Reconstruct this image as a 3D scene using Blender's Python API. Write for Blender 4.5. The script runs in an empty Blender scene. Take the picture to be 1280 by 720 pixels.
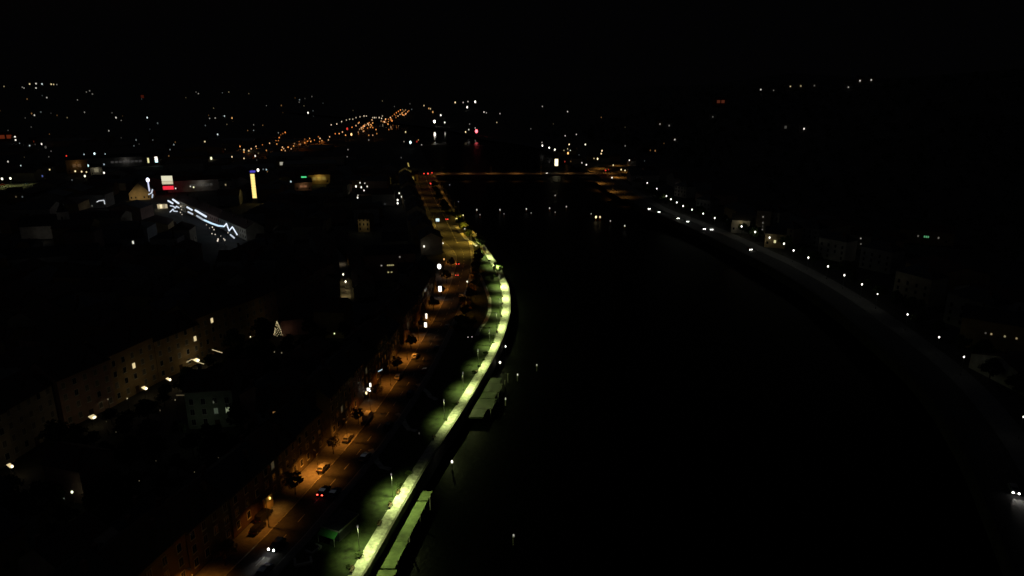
import bpy, math, random
from mathutils import Vector, Matrix
random.seed(7)
R = math.radians
scene = bpy.context.scene
COL = scene.collection

# ------------------------------------------------------------------ camera (drone, 95 m above the quay)
PITCH, HCAM, FPX = R(16.2), 95.0, 1280 * 24 / 36
cam_d = bpy.data.cameras.new('camera'); cam_d.sensor_width = 36; cam_d.lens = 24
cam_d.clip_start = 0.5; cam_d.clip_end = 40000
cam = bpy.data.objects.new('camera', cam_d); COL.objects.link(cam)
cam.location = (0, 0, HCAM); cam.rotation_euler = (R(90) - PITCH, 0, 0)
scene.camera = cam

def ss(a, b, x):
    t = max(0.0, min(1.0, (x - a) / (b - a))); return t * t * (3 - 2 * t)

# ------------------------------------------------------------------ plan curves x(y)
def curve(pts):
    pts = sorted((p[1], p[0]) for p in pts)
    ys = [p[0] for p in pts]; xs = [p[1] for p in pts]; n = len(ys)
    m = []
    for i in range(n):
        a, b = max(0, i - 1), min(n - 1, i + 1)
        m.append((xs[b] - xs[a]) / (ys[b] - ys[a]))
    def f(y):
        if y <= ys[0]: return xs[0] + m[0] * (y - ys[0])
        if y >= ys[-1]: return xs[-1] + m[-1] * (y - ys[-1])
        for i in range(n - 1):
            if y <= ys[i + 1]: break
        h = ys[i + 1] - ys[i]; t = (y - ys[i]) / h
        return ((2*t**3 - 3*t**2 + 1) * xs[i] + (t**3 - 2*t**2 + t) * h * m[i]
                + (-2*t**3 + 3*t**2) * xs[i + 1] + (t**3 - t**2) * h * m[i + 1])
    return f
QL = curve([(-92,-150),(-60,0),(-44.5,60),(-32.3,110),(-30.5,117.7),(-27.9,132),(-24.5,150.7),(-20.8,168.7),(-15.8,190.6),(-10,219.4),(-6.2,240.5),
            (-2.7,267.5),(-1.1,300.5),(-3.3,342),(-10.2,385),(-21,440),(-33.6,496),(-49.5,559),(-68,660),(-85.5,772),(-100,850),
            (-125,1000),(-160,1200),(-205,1470),(-285,1700),(-380,1950),(-520,2200),(-800,2700),(-1200,3400)])
RR = curve([(50,-150),(70,0),(86,60),(110,117),(122,145),(132,170),(143,205),(149,240),(154,307),(152,367),(146,409),(137,470),(127.5,515),
            (117,560),(113,610),(110,690),(106,780),(99,850),(82,1000),(60,1200),(14,1330),(-60,1470),(-125,1700),(-203,1900),(-370,2200),(-660,2700),(-1150,3400)])
QR = lambda y: RR(y) - 7
RC = curve([(-98,-100),(-67,60),(-54,117),(-50,131),(-46.2,147),(-41.5,168),(-37,196),(-33.5,225),(-30.5,262),(-28.3,295),(-27,342),
            (-28.7,395),(-37,440),(-50,512),(-69,610),(-88,718),(-107,826),(-128,900),(-155,1000),(-200,1200)])
RHW = lambda y: 4.2 + 5.5 * ss(390, 460, y)

WZ = -5.0
def h(x, y):
    r = math.hypot(x, y)
    z = 150 * ss(2800, 6500, r) * (0.7 + 0.3 * math.sin(x * 0.0011 + 1.3) * math.cos(y * 0.0007)) * (0.45 + 0.55 * ss(0.05, 0.45, abs(x / max(y, 1) + 0.08)))
    t = x - QR(y) if y < 3400 else x - QR(3400)
    if y < 3400: z += 130 * ss(130, 620, t) * (1 - 0.8 * ss(1500, 3000, y)) * (0.9 + 0.1 * math.sin(x * .013) * math.sin(y * .009))
    return z

def ray(px, py):
    u = (px - 640) / FPX; v = (360 - py) / FPX
    return Vector((u, math.cos(PITCH) + v * math.sin(PITCH), -math.sin(PITCH) + v * math.cos(PITCH)))
def S(px, py, z=0.0):
    """survey: the place in the valley that lies z metres above the ground on this bearing"""
    d = ray(px, py)
    t, step = 60.0, 4.0
    O = Vector((0, 0, HCAM))
    while t < 14000:
        p = O + d * t
        if p.z - z < h(p.x, p.y):
            a, b = t - step, t
            for _ in range(14):
                m = (a + b) / 2; p = O + d * m
                if p.z - z < h(p.x, p.y): b = m
                else: a = m
            return O + d * b
        step = max(3.0, t * 0.01); t += step
    return O + d * 5500
def depth(p): return p.y * math.cos(PITCH) + (HCAM - p.z) * math.sin(PITCH)

# ------------------------------------------------------------------ materials
def mat(name, col, rough=0.8, scale=3.0, amt=0.35, bump=0.0, metal=0.0, spec=0.3):
    m = bpy.data.materials.new(name); m.use_nodes = True
    nt = m.node_tree; b = nt.nodes['Principled BSDF']
    b.inputs['Roughness'].default_value = rough; b.inputs['Metallic'].default_value = metal
    b.inputs['Specular IOR Level'].default_value = spec
    tc = nt.nodes.new('ShaderNodeTexCoord'); no = nt.nodes.new('ShaderNodeTexNoise')
    no.inputs['Scale'].default_value = scale; no.inputs['Detail'].default_value = 6; no.inputs['Roughness'].default_value = .65
    nt.links.new(tc.outputs['Object'], no.inputs['Vector'])
    cr = nt.nodes.new('ShaderNodeValToRGB')
    cr.color_ramp.elements[0].position = .3; cr.color_ramp.elements[1].position = .7
    cr.color_ramp.elements[0].color = [c * (1 - amt) for c in col] + [1]
    cr.color_ramp.elements[1].color = [min(1, c * (1 + amt)) for c in col] + [1]
    nt.links.new(no.outputs['Fac'], cr.inputs['Fac']); nt.links.new(cr.outputs['Color'], b.inputs['Base Color'])
    if bump:
        bp = nt.nodes.new('ShaderNodeBump'); bp.inputs['Strength'].default_value = bump
        nt.links.new(no.outputs['Fac'], bp.inputs['Height']); nt.links.new(bp.outputs['Normal'], b.inputs['Normal'])
    return m
_em = {}
def em(col, st):
    k = (tuple(round(c, 2) for c in col), round(st, 2))
    if k not in _em:
        m = bpy.data.materials.new('surface_glow'); m.use_nodes = True
        nt = m.node_tree; b = nt.nodes['Principled BSDF']
        b.inputs['Base Color'].default_value = [c * .3 for c in col] + [1]
        b.inputs['Emission Color'].default_value = list(col) + [1]; b.inputs['Emission Strength'].default_value = st
        m.cycles.emission_sampling = 'NONE'
        _em[k] = m
    return _em[k]
W, C, Y, O, RD, BL, GN = (1,.94,.82), (.72,.95,1), (1,.8,.42), (1,.5,.16), (1,.06,.04), (.25,.35,1), (.25,1,.45)

M = dict(
    ground=mat('earth_and_yards', (.05,.048,.042), .9, .05, .5), asphalt=mat('asphalt', (.05,.05,.05), .85, .7, .35, .1),
    paving=mat('pale_paving', (.4,.4,.36), .85, .8, .6, .1), pavement=mat('pavement_slabs', (.15,.145,.14), .85, .9, .3),
    grass=mat('lawn_grass', (.02,.031,.01), .95, .5, .75, .3), kerb=mat('granite_kerb', (.4,.39,.37), .8, 2, .2),
    quay=mat('quay_stone', (.16,.155,.14), .9, .6, .4, .3), concrete=mat('concrete', (.3,.3,.28), .85, .3, .65, .1),
    greenlit=mat('green_lit_stone', (.1,.135,.06), .9, .3, .6, .2), dimstone=mat('dim_lit_stone', (.014,.019,.01), .75, .25, .75, .2), unlitstone=mat('unlit_bank_stone', (.035,.035,.032), .7, .3, .7, .2), paint=mat('road_paint', (.6,.6,.57), .7, 2, .2), metal=mat('grey_post_metal', (.18,.19,.2), .45, 4, .1, 0, .6),  # green lamp light and dimness put into the landing and right bank stone colours
    darkmetal=mat('dark_post_metal', (.05,.05,.055), .5, 4, .1, 0, .5), whitepost=mat('white_post_paint', (.75,.75,.72), .5, 3, .08),
    bark=mat('bark', (.07,.05,.035), .9, 3, .4, .3), leaf=mat('summer_leaf', (.05,.075,.025), .8, .6, .5),
    leaf2=mat('dark_leaf', (.035,.055,.02), .8, .6, .5), leafa=mat('autumn_leaf', (.11,.07,.025), .8, .6, .5),
    tile=mat('dark_roof_tile', (.085,.05,.04), .85, 1.2, .35, .2), slate=mat('slate_roof', (.05,.05,.055), .7, 1.2, .3, .2),
    brick=mat('chimney_brick', (.16,.08,.06), .9, 2, .3), glass=mat('dark_window_glass', (.02,.022,.025), .08, 1, .1, 0, 0, .6),
    frame=mat('white_window_frame', (.6,.6,.57), .6, 2, .1), wood=mat('bench_wood', (.1,.06,.035), .7, 4, .3),
    cream=mat('cream_plaster', (.42,.37,.28), .85, .35, .22, .05), ochre=mat('ochre_plaster', (.42,.3,.15), .85, .35, .22, .05),
    grey=mat('grey_plaster', (.33,.33,.32), .85, .35, .22, .05), rose=mat('rose_plaster', (.4,.26,.21), .85, .35, .22, .05),
    pale=mat('pale_plaster', (.52,.5,.46), .85, .35, .22, .05), green=mat('pale_green_plaster', (.36,.42,.33), .85, .35, .25, .05),
    redlit=mat('red_lit_plaster', (.38,.1,.06), .85, .35, .2), tyre=mat('tyre_rubber', (.02,.02,.02), .9), rim=mat('alloy_rim', (.45,.45,.46), .35, 3, .1, 0, .8),  # red light on the facades is put into this wall colour
    carw=mat('white_car_paint', (.7,.7,.7), .25, 1, .05, 0, 0, .5), cars=mat('silver_car_paint', (.35,.36,.38), .3, 1, .05, 0, .5),
    card=mat('black_car_paint', (.012,.012,.014), .2, 1, .05, 0, 0, .5), carr=mat('red_car_paint', (.3,.03,.025), .25, 1, .05),
    carb=mat('blue_car_paint', (.04,.07,.16), .25, 1, .05), awning=mat('green_awning_cloth', (.1,.42,.1), .8, 2, .15),
    buoyp=mat('buoy_paint', (.4,.12,.03), .6, 2, .2), forest=mat('forest_leaf', (.03,.045,.02), .9, .08, .5))
# river
def water():
    m = bpy.data.materials.new('river_water'); m.use_nodes = True
    nt = m.node_tree; b = nt.nodes['Principled BSDF']
    b.inputs['Base Color'].default_value = (.0004, .0006, .0006, 1); b.inputs['Specular IOR Level'].default_value = .02
    tc = nt.nodes.new('ShaderNodeTexCoord'); sx = nt.nodes.new('ShaderNodeSeparateXYZ')
    nt.links.new(tc.outputs['Object'], sx.inputs[0])
    mr = nt.nodes.new('ShaderNodeMapRange'); mr.inputs[1].default_value = 1240; mr.inputs[2].default_value = 1400
    mr.inputs[3].default_value = .46; mr.inputs[4].default_value = .06       # choppy below the bridge, calm above it
    nt.links.new(sx.outputs['Y'], mr.inputs[0]); nt.links.new(mr.outputs[0], b.inputs['Roughness'])
    n1 = nt.nodes.new('ShaderNodeTexNoise'); n1.inputs['Scale'].default_value = .7; n1.inputs['Detail'].default_value = 5
    nt.links.new(tc.outputs['Object'], n1.inputs['Vector'])
    mr2 = nt.nodes.new('ShaderNodeMapRange'); mr2.inputs[1].default_value = 1240; mr2.inputs[2].default_value = 1400
    mr2.inputs[3].default_value = .35; mr2.inputs[4].default_value = .03
    nt.links.new(sx.outputs['Y'], mr2.inputs[0])
    bp = nt.nodes.new('ShaderNodeBump'); bp.inputs['Distance'].default_value = .4
    nt.links.new(mr2.outputs[0], bp.inputs['Strength']); nt.links.new(n1.outputs['Fac'], bp.inputs['Height'])
    nt.links.new(bp.outputs['Normal'], b.inputs['Normal'])
    return m
M['water'] = water()

# ------------------------------------------------------------------ mesh collector
class MB:
    def __init__(s): s.v = []; s.f = []; s.m = []
    def add(s, vs, fs, mi=0):
        o = len(s.v); s.v += [tuple(v) for v in vs]; s.f += [tuple(i + o for i in f) for f in fs]; s.m += [mi] * len(fs); return s
    def box(s, x0, x1, y0, y1, z0, z1, mi=0):
        return s.add([(x0,y0,z0),(x1,y0,z0),(x1,y1,z0),(x0,y1,z0),(x0,y0,z1),(x1,y0,z1),(x1,y1,z1),(x0,y1,z1)],
                     [(0,3,2,1),(4,5,6,7),(0,1,5,4),(1,2,6,5),(2,3,7,6),(3,0,4,7)], mi)
    def tube(s, a, b, r0, r1=None, n=6, mi=0):
        a = Vector(a); b = Vector(b); r1 = r0 if r1 is None else r1
        d = (b - a).normalized(); u = d.orthogonal().normalized(); w = d.cross(u)
        vs = []
        for p, r in ((a, r0), (b, r1)):
            for i in range(n):
                t = 2 * math.pi * i / n; vs.append(p + (u * math.cos(t) + w * math.sin(t)) * r)
        fs = [(i, (i + 1) % n, n + (i + 1) % n, n + i) for i in range(n)] + [tuple(range(n - 1, -1, -1)), tuple(range(n, 2 * n))]
        return s.add(vs, fs, mi)
    def lathe(s, c, prof, n=10, mi=0):
        c = Vector(c); vs = []; fs = []
        for r, z in prof:
            for i in range(n):
                t = 2 * math.pi * i / n; vs.append(c + Vector((r * math.cos(t), r * math.sin(t), z)))
        for k in range(len(prof) - 1):
            for i in range(n):
                fs.append((k*n+i, k*n+(i+1)%n, (k+1)*n+(i+1)%n, (k+1)*n+i))
        fs.append(tuple(range(n - 1, -1, -1))); fs.append(tuple((len(prof)-1)*n + i for i in range(n)))
        return s.add(vs, fs, mi)
    def ball(s, c, r, n=8, k=5, mi=0, sz=1.0):
        return s.lathe(c, [(max(.02*r, r * math.sin(math.pi * i / k)), -sz * r * math.cos(math.pi * i / k)) for i in range(k + 1)], n, mi)
    def prism(s, prof, y0, y1, axis='x', mi=0):
        """profile of (a, z) extruded along the other horizontal axis"""
        n = len(prof)
        if axis == 'x': vs = [(y0, a, z) for a, z in prof] + [(y1, a, z) for a, z in prof]
        else: vs = [(a, y0, z) for a, z in prof] + [(a, y1, z) for a, z in prof]
        fs = [tuple(range(n - 1, -1, -1)), tuple(range(n, 2 * n))] + [(i, (i+1) % n, n + (i+1) % n, n + i) for i in range(n)]
        return s.add(vs, fs, mi)
    def mesh(s, name, mats):
        me = bpy.data.meshes.new(name); me.from_pydata(s.v, [], s.f)
        for m in (mats if isinstance(mats, (list, tuple)) else [mats]): me.materials.append(m)
        if any(s.m): me.polygons.foreach_set('material_index', s.m)
        me.update(); return me
    def obj(s, name, mats, parent=None, loc=(0,0,0), rz=0):
        return put(name, s.mesh(name, mats), parent, loc, rz)
def put(name, me, parent=None, loc=(0,0,0), rz=0):
    o = bpy.data.objects.new(name, me); COL.objects.link(o); o.location = loc; o.rotation_euler = (0, 0, rz)
    if parent: o.parent = parent
    return o
def tag(o, label, cat, group=None):
    o['label'] = label; o['category'] = cat
    if group: o['group'] = group
    return o
def thing(name, label, cat, loc=(0,0,0), rz=0, group=None):
    return tag(put(name, None, None, loc, rz), label, cat, group)
def struct(o): o['kind'] = 'structure'; return o
def dup(root, loc, rz=0, label=None, group=None, scale=None):
    r = root.copy(); COL.objects.link(r); r.location = loc; r.rotation_euler = (0, 0, rz)
    if label: r['label'] = label
    if group: r['group'] = group
    if scale: r.scale = (scale,) * 3
    def kids(src, dst):
        for c in [k for k in src.children]:
            d = c.copy(); COL.objects.link(d); d.parent = dst; kids(c, d)
    kids(root, r); return r
ONES = ['', 'first','second','third','fourth','fifth','sixth','seventh','eighth','ninth','tenth','eleventh','twelfth','thirteenth','fourteenth','fifteenth','sixteenth','seventeenth','eighteenth','nineteenth']
TENS = {2:('twenty','twentieth'),3:('thirty','thirtieth'),4:('forty','fortieth'),5:('fifty','fiftieth'),6:('sixty','sixtieth'),7:('seventy','seventieth'),8:('eighty','eightieth'),9:('ninety','ninetieth')}
def nth(i):
    if i < 20: return ONES[i]
    if i >= 100: return 'hundredth' if i == 100 else 'hundred-and-' + nth(i - 100)
    a, b = divmod(i, 10); return TENS[a][1] if b == 0 else TENS[a][0] + '-' + ONES[b]
def order(i, n): return 'leftmost' if i == 0 else ('rightmost' if i == n - 1 else nth(i + 1) + ' from left')

SEEN = []          # points that must stay in view when the unlit houses are placed
BOXES = []         # footprints already taken: (x, y, radius)
def light(kind, loc, P, col, parent=None, rot=None, size=None, blend=1.0, rad=.15):
    l = bpy.data.lights.new('lamp_and_fill_light', kind); l.energy = P; l.color = col
    l.shadow_soft_size = rad
    if kind == 'SPOT': l.spot_size = R(size or 140); l.spot_blend = blend
    o = bpy.data.objects.new('lamp_and_fill_light', l); COL.objects.link(o); o.location = loc
    if rot: o.rotation_euler = rot
    if parent: o.parent = parent
    return o

# ------------------------------------------------------------------ ground, river, roads
ys = list(range(-150, 460, 8)) + list(range(460, 900, 20)) + list(range(900, 2000, 50)) + list(range(2000, 3400, 140)) + [3400, 3700, 4200, 5000, 6000, 7200, 9000, 12000]
offs = [0,3,8,15,25,40,60,90,130,180,240,320,420,540,700,900,1200,1600,2200,3000,4200,6000,9000]
def bank(side):
    b = MB(); n = len(offs)
    for y in ys:
        yy = min(y, 3400); e = QL(yy) if side < 0 else QR(yy)
        if y > 3400: e = (QL(3400) + QR(3400)) / 2 if y > 3500 else e
        for t in offs:
            x = e + side * t; b.v.append((x, y, h(x, y)))
    for i in range(len(ys) - 1):
        for j in range(n - 1):
            q = (i*n+j, i*n+j+1, (i+1)*n+j+1, (i+1)*n+j)
            b.f.append(q if side > 0 else q[::-1]); b.m.append(0)
    o = struct(b.obj('ground', M['ground']))
    for p in o.data.polygons: p.use_smooth = True
    return o
bank(-1); bank(1)
def strip(fx0, fx1, y0, y1, z, step=5.0, thick=0.0, b=None):
    b = b or MB(); n = max(2, int((y1 - y0) / step)); first = len(b.v)
    for i in range(n + 1):
        y = y0 + (y1 - y0) * i / n
        a, c = fx0(y), fx1(y)
        b.v += [(a, y, z), (c, y, z)]
        if thick: b.v += [(a, y, z - thick), (c, y, z - thick)]
    k = 4 if thick else 2
    for i in range(n):
        o = first + i * k; p = o + k
        b.f.append((o, o+1, p+1, p)); b.m.append(0)
        if thick:
            b.f += [(o+2, o, p, p+2), (o+1, o+3, p+3, p+1)]; b.m += [0, 0]
    if thick:
        o = first; b.f.append((o, o+2, o+3, o+1)); o = first + n * k; b.f.append((o, o+1, o+3, o+2)); b.m += [0, 0]
    return b
b = strip(lambda y: QL(y) - 1.5, lambda y: QR(y) + 1.5, -150, 3400, WZ, 12)
struct(b.obj('river', M['water']))
# quay walls
def wall_strip(f, y0, y1, z0, z1, w, step=6): return strip(lambda y: f(y), lambda y: f(y) + w, y0, y1, z1, step, z1 - z0)
tag(wall_strip(QL, -60, 900, -9, .1, .5).obj('quay_wall', M['quay']), 'dark stone quay wall dropping from the lit riverside walk to the black water', 'quay wall')
tag(wall_strip(lambda y: QR(y) - .5, -60, 900, -9, .1, .5).obj('quay_wall', M['unlitstone']), 'dark embankment wall below the traffic road on the far right bank', 'quay wall')
# riverside walk, its low edge and the lawn
WW = lambda y: 2.7 + .7 * ss(240, 300, y) * (1 - ss(400, 470, y))
struct(strip(lambda y: QL(y) - WW(y), lambda y: QL(y) - .05, -40, 470, .13, 4, .4).obj('promenade', M['paving']))
LE = lambda y: RC(y) + RHW(y) + 2.2
struct(strip(lambda y: LE(y), lambda y: QL(y) - WW(y) - .02, -40, 470, .05, 4).obj('lawn', M['grass']))
# road, pavements, kerbs, markings
struct(strip(lambda y: RC(y) - RHW(y), lambda y: RC(y) + RHW(y), -60, 1150, .02, 5).obj('road', M['asphalt']))
struct(strip(lambda y: RC(y) - RHW(y) - 6.2, lambda y: RC(y) - RHW(y) - .22, -60, 830, .14, 5, .3).obj('pavement', M['pavement']))
struct(strip(lambda y: RC(y) + RHW(y) + .22, lambda y: RC(y) + RHW(y) + 2.15, -60, 790, .14, 5, .3).obj('pavement', M['pavement']))
struct(strip(lambda y: RC(y) - RHW(y) - .2, lambda y: RC(y) - RHW(y), -60, 830, .15, 5, .3).obj('kerb', M['kerb']))
struct(strip(lambda y: RC(y) + RHW(y), lambda y: RC(y) + RHW(y) + .2, -60, 790, .15, 5, .3).obj('kerb', M['kerb']))
b = MB()
y = 60
while y < 420:
    strip(lambda q: RC(q) - .07, lambda q: RC(q) + .07, y, y + 3, .026, 1.5, 0, b); y += 7.5
for off in (-.25, .12): strip(lambda q: RC(q) + off, lambda q: RC(q) + off + .12, 430, 790, .026, 8, 0, b)
struct(b.obj('road_marking', M['paint']))
# far right bank road
struct(strip(lambda y: RR(y) - 4.5, lambda y: RR(y) + 4.5, -60, 820, .02, 6).obj('road', M['asphalt']))
struct(strip(lambda y: RR(y) + 4.8, lambda y: RR(y) + 13, -60, 800, .13, 6, .3).obj('pavement', M['pavement']))
struct(strip(lambda y: RR(y) - 6.4, lambda y: RR(y) - 4.8, -60, 800, .13, 6, .3).obj('pavement', M['unlitstone']))
# pale footpaths in the park
def path(pts, w, z=.09, name='footpath', m=None):
    b = MB(); P = [Vector((p[0], p[1], z)) for p in pts]
    for i, p in enumerate(P):
        d = (P[min(i+1, len(P)-1)] - P[max(i-1, 0)]).normalized(); nrm = Vector((-d.y, d.x, 0)) * w / 2
        b.v += [p + nrm, p - nrm]
    for i in range(len(P) - 1): b.f.append((2*i, 2*i+1, 2*i+3, 2*i+2)); b.m.append(0)
    return struct(b.obj(name, m or M['paving']))
def G(px, py): p = S(px, py); return (p.x, p.y)
path([G(*p) for p in ((522,480),(528,486),(534,490),(538,496),(546,500))], 1.5)
path([G(*p) for p in ((496,517),(503,522),(506,530),(511,537),(521,539))], 1.5)
path([G(*p) for p in ((463,562),(468,568),(471,577),(477,584),(488,587))], 1.5)
path([G(*p) for p in ((590,330),(600,345),(607,360),(612,375),(612,390),(607,402),(599,412),(596,420))], 1.6)

# ------------------------------------------------------------------ lamps
def column_lamp(label, group, p, aim, P, col, hgt=6.5, lit=True):
    t = thing('lighting_column', label, 'street lamp', (p[0], p[1], .05), 0, group)
    MB().lathe((0,0,0), [(.16,0),(.16,.35),(.09,.45)], 8).obj('base', M['darkmetal'], t)
    MB().tube((0,0,.4), (0,0,hgt - .5), .07, .05).obj('pole', M['metal'], t)
    b = MB(); b.lathe((0,0,hgt - .55), [(.1,0),(.13,.1),(.13,.5),(.2,.55),(.2,.62)], 8)
    hd = b.obj('lamp_head', M['whitepost'], t)
    MB().lathe((0,0,hgt - .5), [(.15,0),(.15,.4)], 8).obj('lens', em(W, .3 if lit else .05), hd)
    if lit:
        light('SPOT', (aim[0]*.9, aim[1]*.9, hgt - .5), P, col, t, (math.atan2(math.hypot(*aim[:2]), aim[2]) , 0, math.atan2(aim[1], aim[0]) - math.pi/2), 146, .7, .12)
    return t
def arm_lamp(label, group, p, ang, P, col, hgt=7.5, arm=1.6, size=125, glow=1.2, z0=.14):
    t = thing('street_lamp', label, 'street lamp', (p[0], p[1], z0), ang, group)
    MB().lathe((0,0,0), [(.14,0),(.14,.8),(.08,.9)], 8).obj('base', M['darkmetal'], t)
    MB().tube((0,0,.8), (0,0,hgt), .08, .055).obj('pole', M['metal'], t)
    MB().tube((0,0,hgt - .05), (arm,0,hgt + .25), .045).obj('arm', M['metal'], t)
    hd = MB().prism([(-.16,.0),(.16,.0),(.1,.14),(-.1,.14)], arm - .15, arm + .55, 'x').obj('lamp_head', M['metal'], t, (0,0,hgt + .2))
    MB().box(arm - .05, arm + .45, -.1, .1, -.05, -.01).obj('lens', em(col, glow), hd)
    light('SPOT', (arm + .2, 0, hgt + .05), P, col, t, None, size, 1.0, .12)
    return t
def glow_lamp(label, group, px, py, z, r, st, col, P=0, lcol=None, name='globe_lamp', cat='street lamp', loc=None, rp=None, size=165):
    p = loc or S(px, py, z); d = depth(p); rad = rp if rp else r * .78 * d / FPX
    t = thing(name, label, cat, (p.x, p.y, p.z - z), 0, group)
    if d < 800:
        MB().lathe((0,0,0), [(.16,0),(.16,.7),(.09,.8)], 8).obj('base', M['darkmetal'], t)
        MB().tube((0,0,.7), (0,0,z - rad * .9), .08, .06).obj('pole', M['metal'], t)
        MB().ball((0,0,z), rad, 10, 6, 0, 1.45).obj('globe', em(col, st), t)
        MB().lathe((0,0,z + rad * 1.2), [(rad * .5,0),(rad * .28,rad * .22)], 8).obj('cap', M['darkmetal'], t)
    else:
        bpy.data.objects.remove(t)
        if z >= 9: name = 'mast_lamp'
        b = MB(); b.tube((0,0,0), (0,0,z), .1 + rad * .06, .06 + rad * .05, 5, 0); b.ball((0,0,z), rad, 8, 5, 1, 1.55)
        t = tag(b.obj(name, [M['metal'], em(col, st)], None, (p.x, p.y, p.z - z)), label, cat, group)
    if P: light('SPOT', (0, 0, z - rad * 1.35), P, lcol or col, t, None, size, .3, .25)
    SEEN.append(p); return t

# riverside walk columns: every 20 m on the inland edge
TL = lambda y: .38 if y < 165 else (.42 if y < 255 else .36)
GREEN = (.84, 1, .34)
yc = [64.0, 84, 104.3] + [124.6 + 20.4 * i for i in range(16)]
for i, y in enumerate(yc):
    x = QL(y) - WW(y) - .75
    lit = (i != 5)
    dx = (QL(y + 1) - QL(y - 1)) / 2; L = math.hypot(1, dx); nx, ny = 1 / L, -dx / L
    where = f'{nth(i - 2)} column from the photo bottom' if i >= 3 else f'column below the frame, {nth(i+1)}'
    if lit: lab = f'slim grey lighting column casting green light on the riverside walk, {nth(max(1, i - 2))} from bottom'
    else: lab = 'unlit slim grey column where the green riverside walk falls dark'
    if i < 3: lab = f'slim grey lighting column below the bottom edge, {nth(3 - i)} back along the green riverside walk'
    column_lamp(lab, 'lighting columns along the riverside walk', (x, y), (nx*TL(y), ny*TL(y), 1), (8200 if y < 260 else 10500) * random.uniform(.6, 1.3) * (1 if y < 385 else .75 if y < 430 else .2), GREEN, lit=lit)
    SEEN.append(Vector((x + 2, y, .2))); SEEN.append(Vector((x, y, 6)))

# road lamps on the terrace side
yl0 = yl = [92, 110, 133, 155, 172, 190, 210, 232, 252, 276, 300, 325, 350, 378]
for i, y in enumerate(yl):
    x = RC(y) - RHW(y) - 1.2
    dx = (RC(y + 1) - RC(y - 1)) / 2
    lab = f'amber street lamp on the terrace pavement of the river road, {nth(i + 1)} from bottom'
    P = (5000 if y < 240 else 2400) * random.uniform(.25, 1.3)
    arm_lamp(lab, 'amber lamps along the terrace side of the river road', (x, y), R(180) - math.atan(dx), P, (1, .33, .035), 6.8, .3, 120, .9)
    SEEN += [Vector((x, y, 7)), Vector((x - 2, y, .3)), Vector((x + 4, y + 6, .1))]
# yellow road lamps on the far stretch, both sides
yl = [405, 432, 460, 490, 520, 552, 585, 620, 660, 700, 742, 785]
for i, y in enumerate(yl):
    dx = (RC(y + 1) - RC(y - 1)) / 2
    for s in (-1, 1):
        x = RC(y) + s * (RHW(y) + 1.2)
        lab = f'yellow lamp on the {"town" if s < 0 else "river"} side of the far river road, {nth(i + 1)} towards the bridge'
        near = 3.6 if y < 520 else .8
        arm_lamp(lab, 'yellow lamps on the far stretch of the river road', (x, y), (0 if s < 0 else math.pi) - math.atan(dx), (2000 if s > 0 else 900) * near * random.uniform(.6, 1.3), (1, .6, .07) if y < 560 else (1, .42, .06), 8.5, 2.2, 166, .4)
        SEEN += [Vector((x, y, 1)), Vector((RC(y), y, .1))]

for i, (px, py) in enumerate([(588,340),(586,356),(594,374),(583,395)]):
    p = S(px, py); arm_lamp(f'low amber lamp among the brown trees of the road bend, {nth(i+1)} from the far end', 'amber lamps among the bend trees', (p.x, p.y), R(90*i), 900, (1,.36,.05), 7, 1, 160, .5)
# ------------------------------------------------------------------ bridge
def bridge():
    A = Vector((QL(800) - 4, 800, 0)); B = Vector((RR(803) + 6, 803, 0)); L = (B - A).length; ang = math.atan2(B.y - A.y, B.x - A.x)
    t = thing('road_bridge', 'long low road bridge dimly lit orange across the dark river', 'bridge', A, ang)
    MB().prism([(-7,.02),(-7,.9),(7,.9),(7,.02),(4,-1.4),(-4,-1.4)], 0, L, 'x').obj('deck', M['concrete'], t)
    MB().box(0, L, -4.5, 4.5, .904, .92).obj('carriageway', M['asphalt'], t)
    for s in (-1, 1):
        b = MB(); b.box(0, L, s*6.8 - .12, s*6.8 + .12, 1.75, 1.85)
        for k in range(int(L / 2.5)): b.box(k*2.5, k*2.5 + .08, s*6.8 - .04, s*6.8 + .04, .9, 1.75)
        b.obj('railing', M['metal'], t)
    for k in range(1, 5):
        x = L * k / 5
        MB().prism([(-6,-10),(6,-10),(5,-1.41),(-5,-1.41)], x - 1.4, x + 1.4, 'x').obj('pier', M['quay'], t)
    return A, B, ang, L
A, B, ang, L = bridge()
for i in range(7):
    f = (i + .4) / 7; p = A.lerp(B, f) + Vector((-math.sin(ang), math.cos(ang), 0)) * 6.2
    arm_lamp(f'slim orange-lit lamp post on the road bridge, {order(i, 7)}', 'lamp posts on the road bridge', (p.x, p.y), ang - R(90), 2600 * random.uniform(.4, 1.3), (1, .42, .09), 8, 2, 150, .12, .9)

# ------------------------------------------------------------------ houses
_wm = {}
def wmesh(kind, w, hh, m):
    k = (kind, round(w, 2), round(hh, 2), m.name)
    if k not in _wm:
        b = MB()
        if kind == 'frame':
            b.box(-w/2 - .1, w/2 + .1, -.06, .05, -hh/2 - .1, hh/2 + .1)
            b.box(-w/2 - .18, w/2 + .18, -.14, .04, -hh/2 - .2, -hh/2 - .103)
        else:
            b.box(-w/2, w/2, -.075, .03, -hh/2, hh/2)
            if kind == 'pane':
                pass
        _wm[k] = b.mesh(kind, m)
    return _wm[k]
def window(parent, x, y, z, rz=0, w=1.1, hh=1.7, lit=None, st=1.0, simple=False, dark=None):
    g = (dark or M['glass']) if lit is None else em(lit, st)
    if simple: return put('window', wmesh('window', w, hh, g), parent, (x, y, z), rz)
    f = put('window', wmesh('frame', w, hh, M['frame']), parent, (x, y, z), rz)
    for s in (-1, 1):
        put('pane', wmesh('pane', w/2 - .04, hh - .02, g), f, (s * (w/4 + .01), -.012, 0))
    return f
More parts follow.
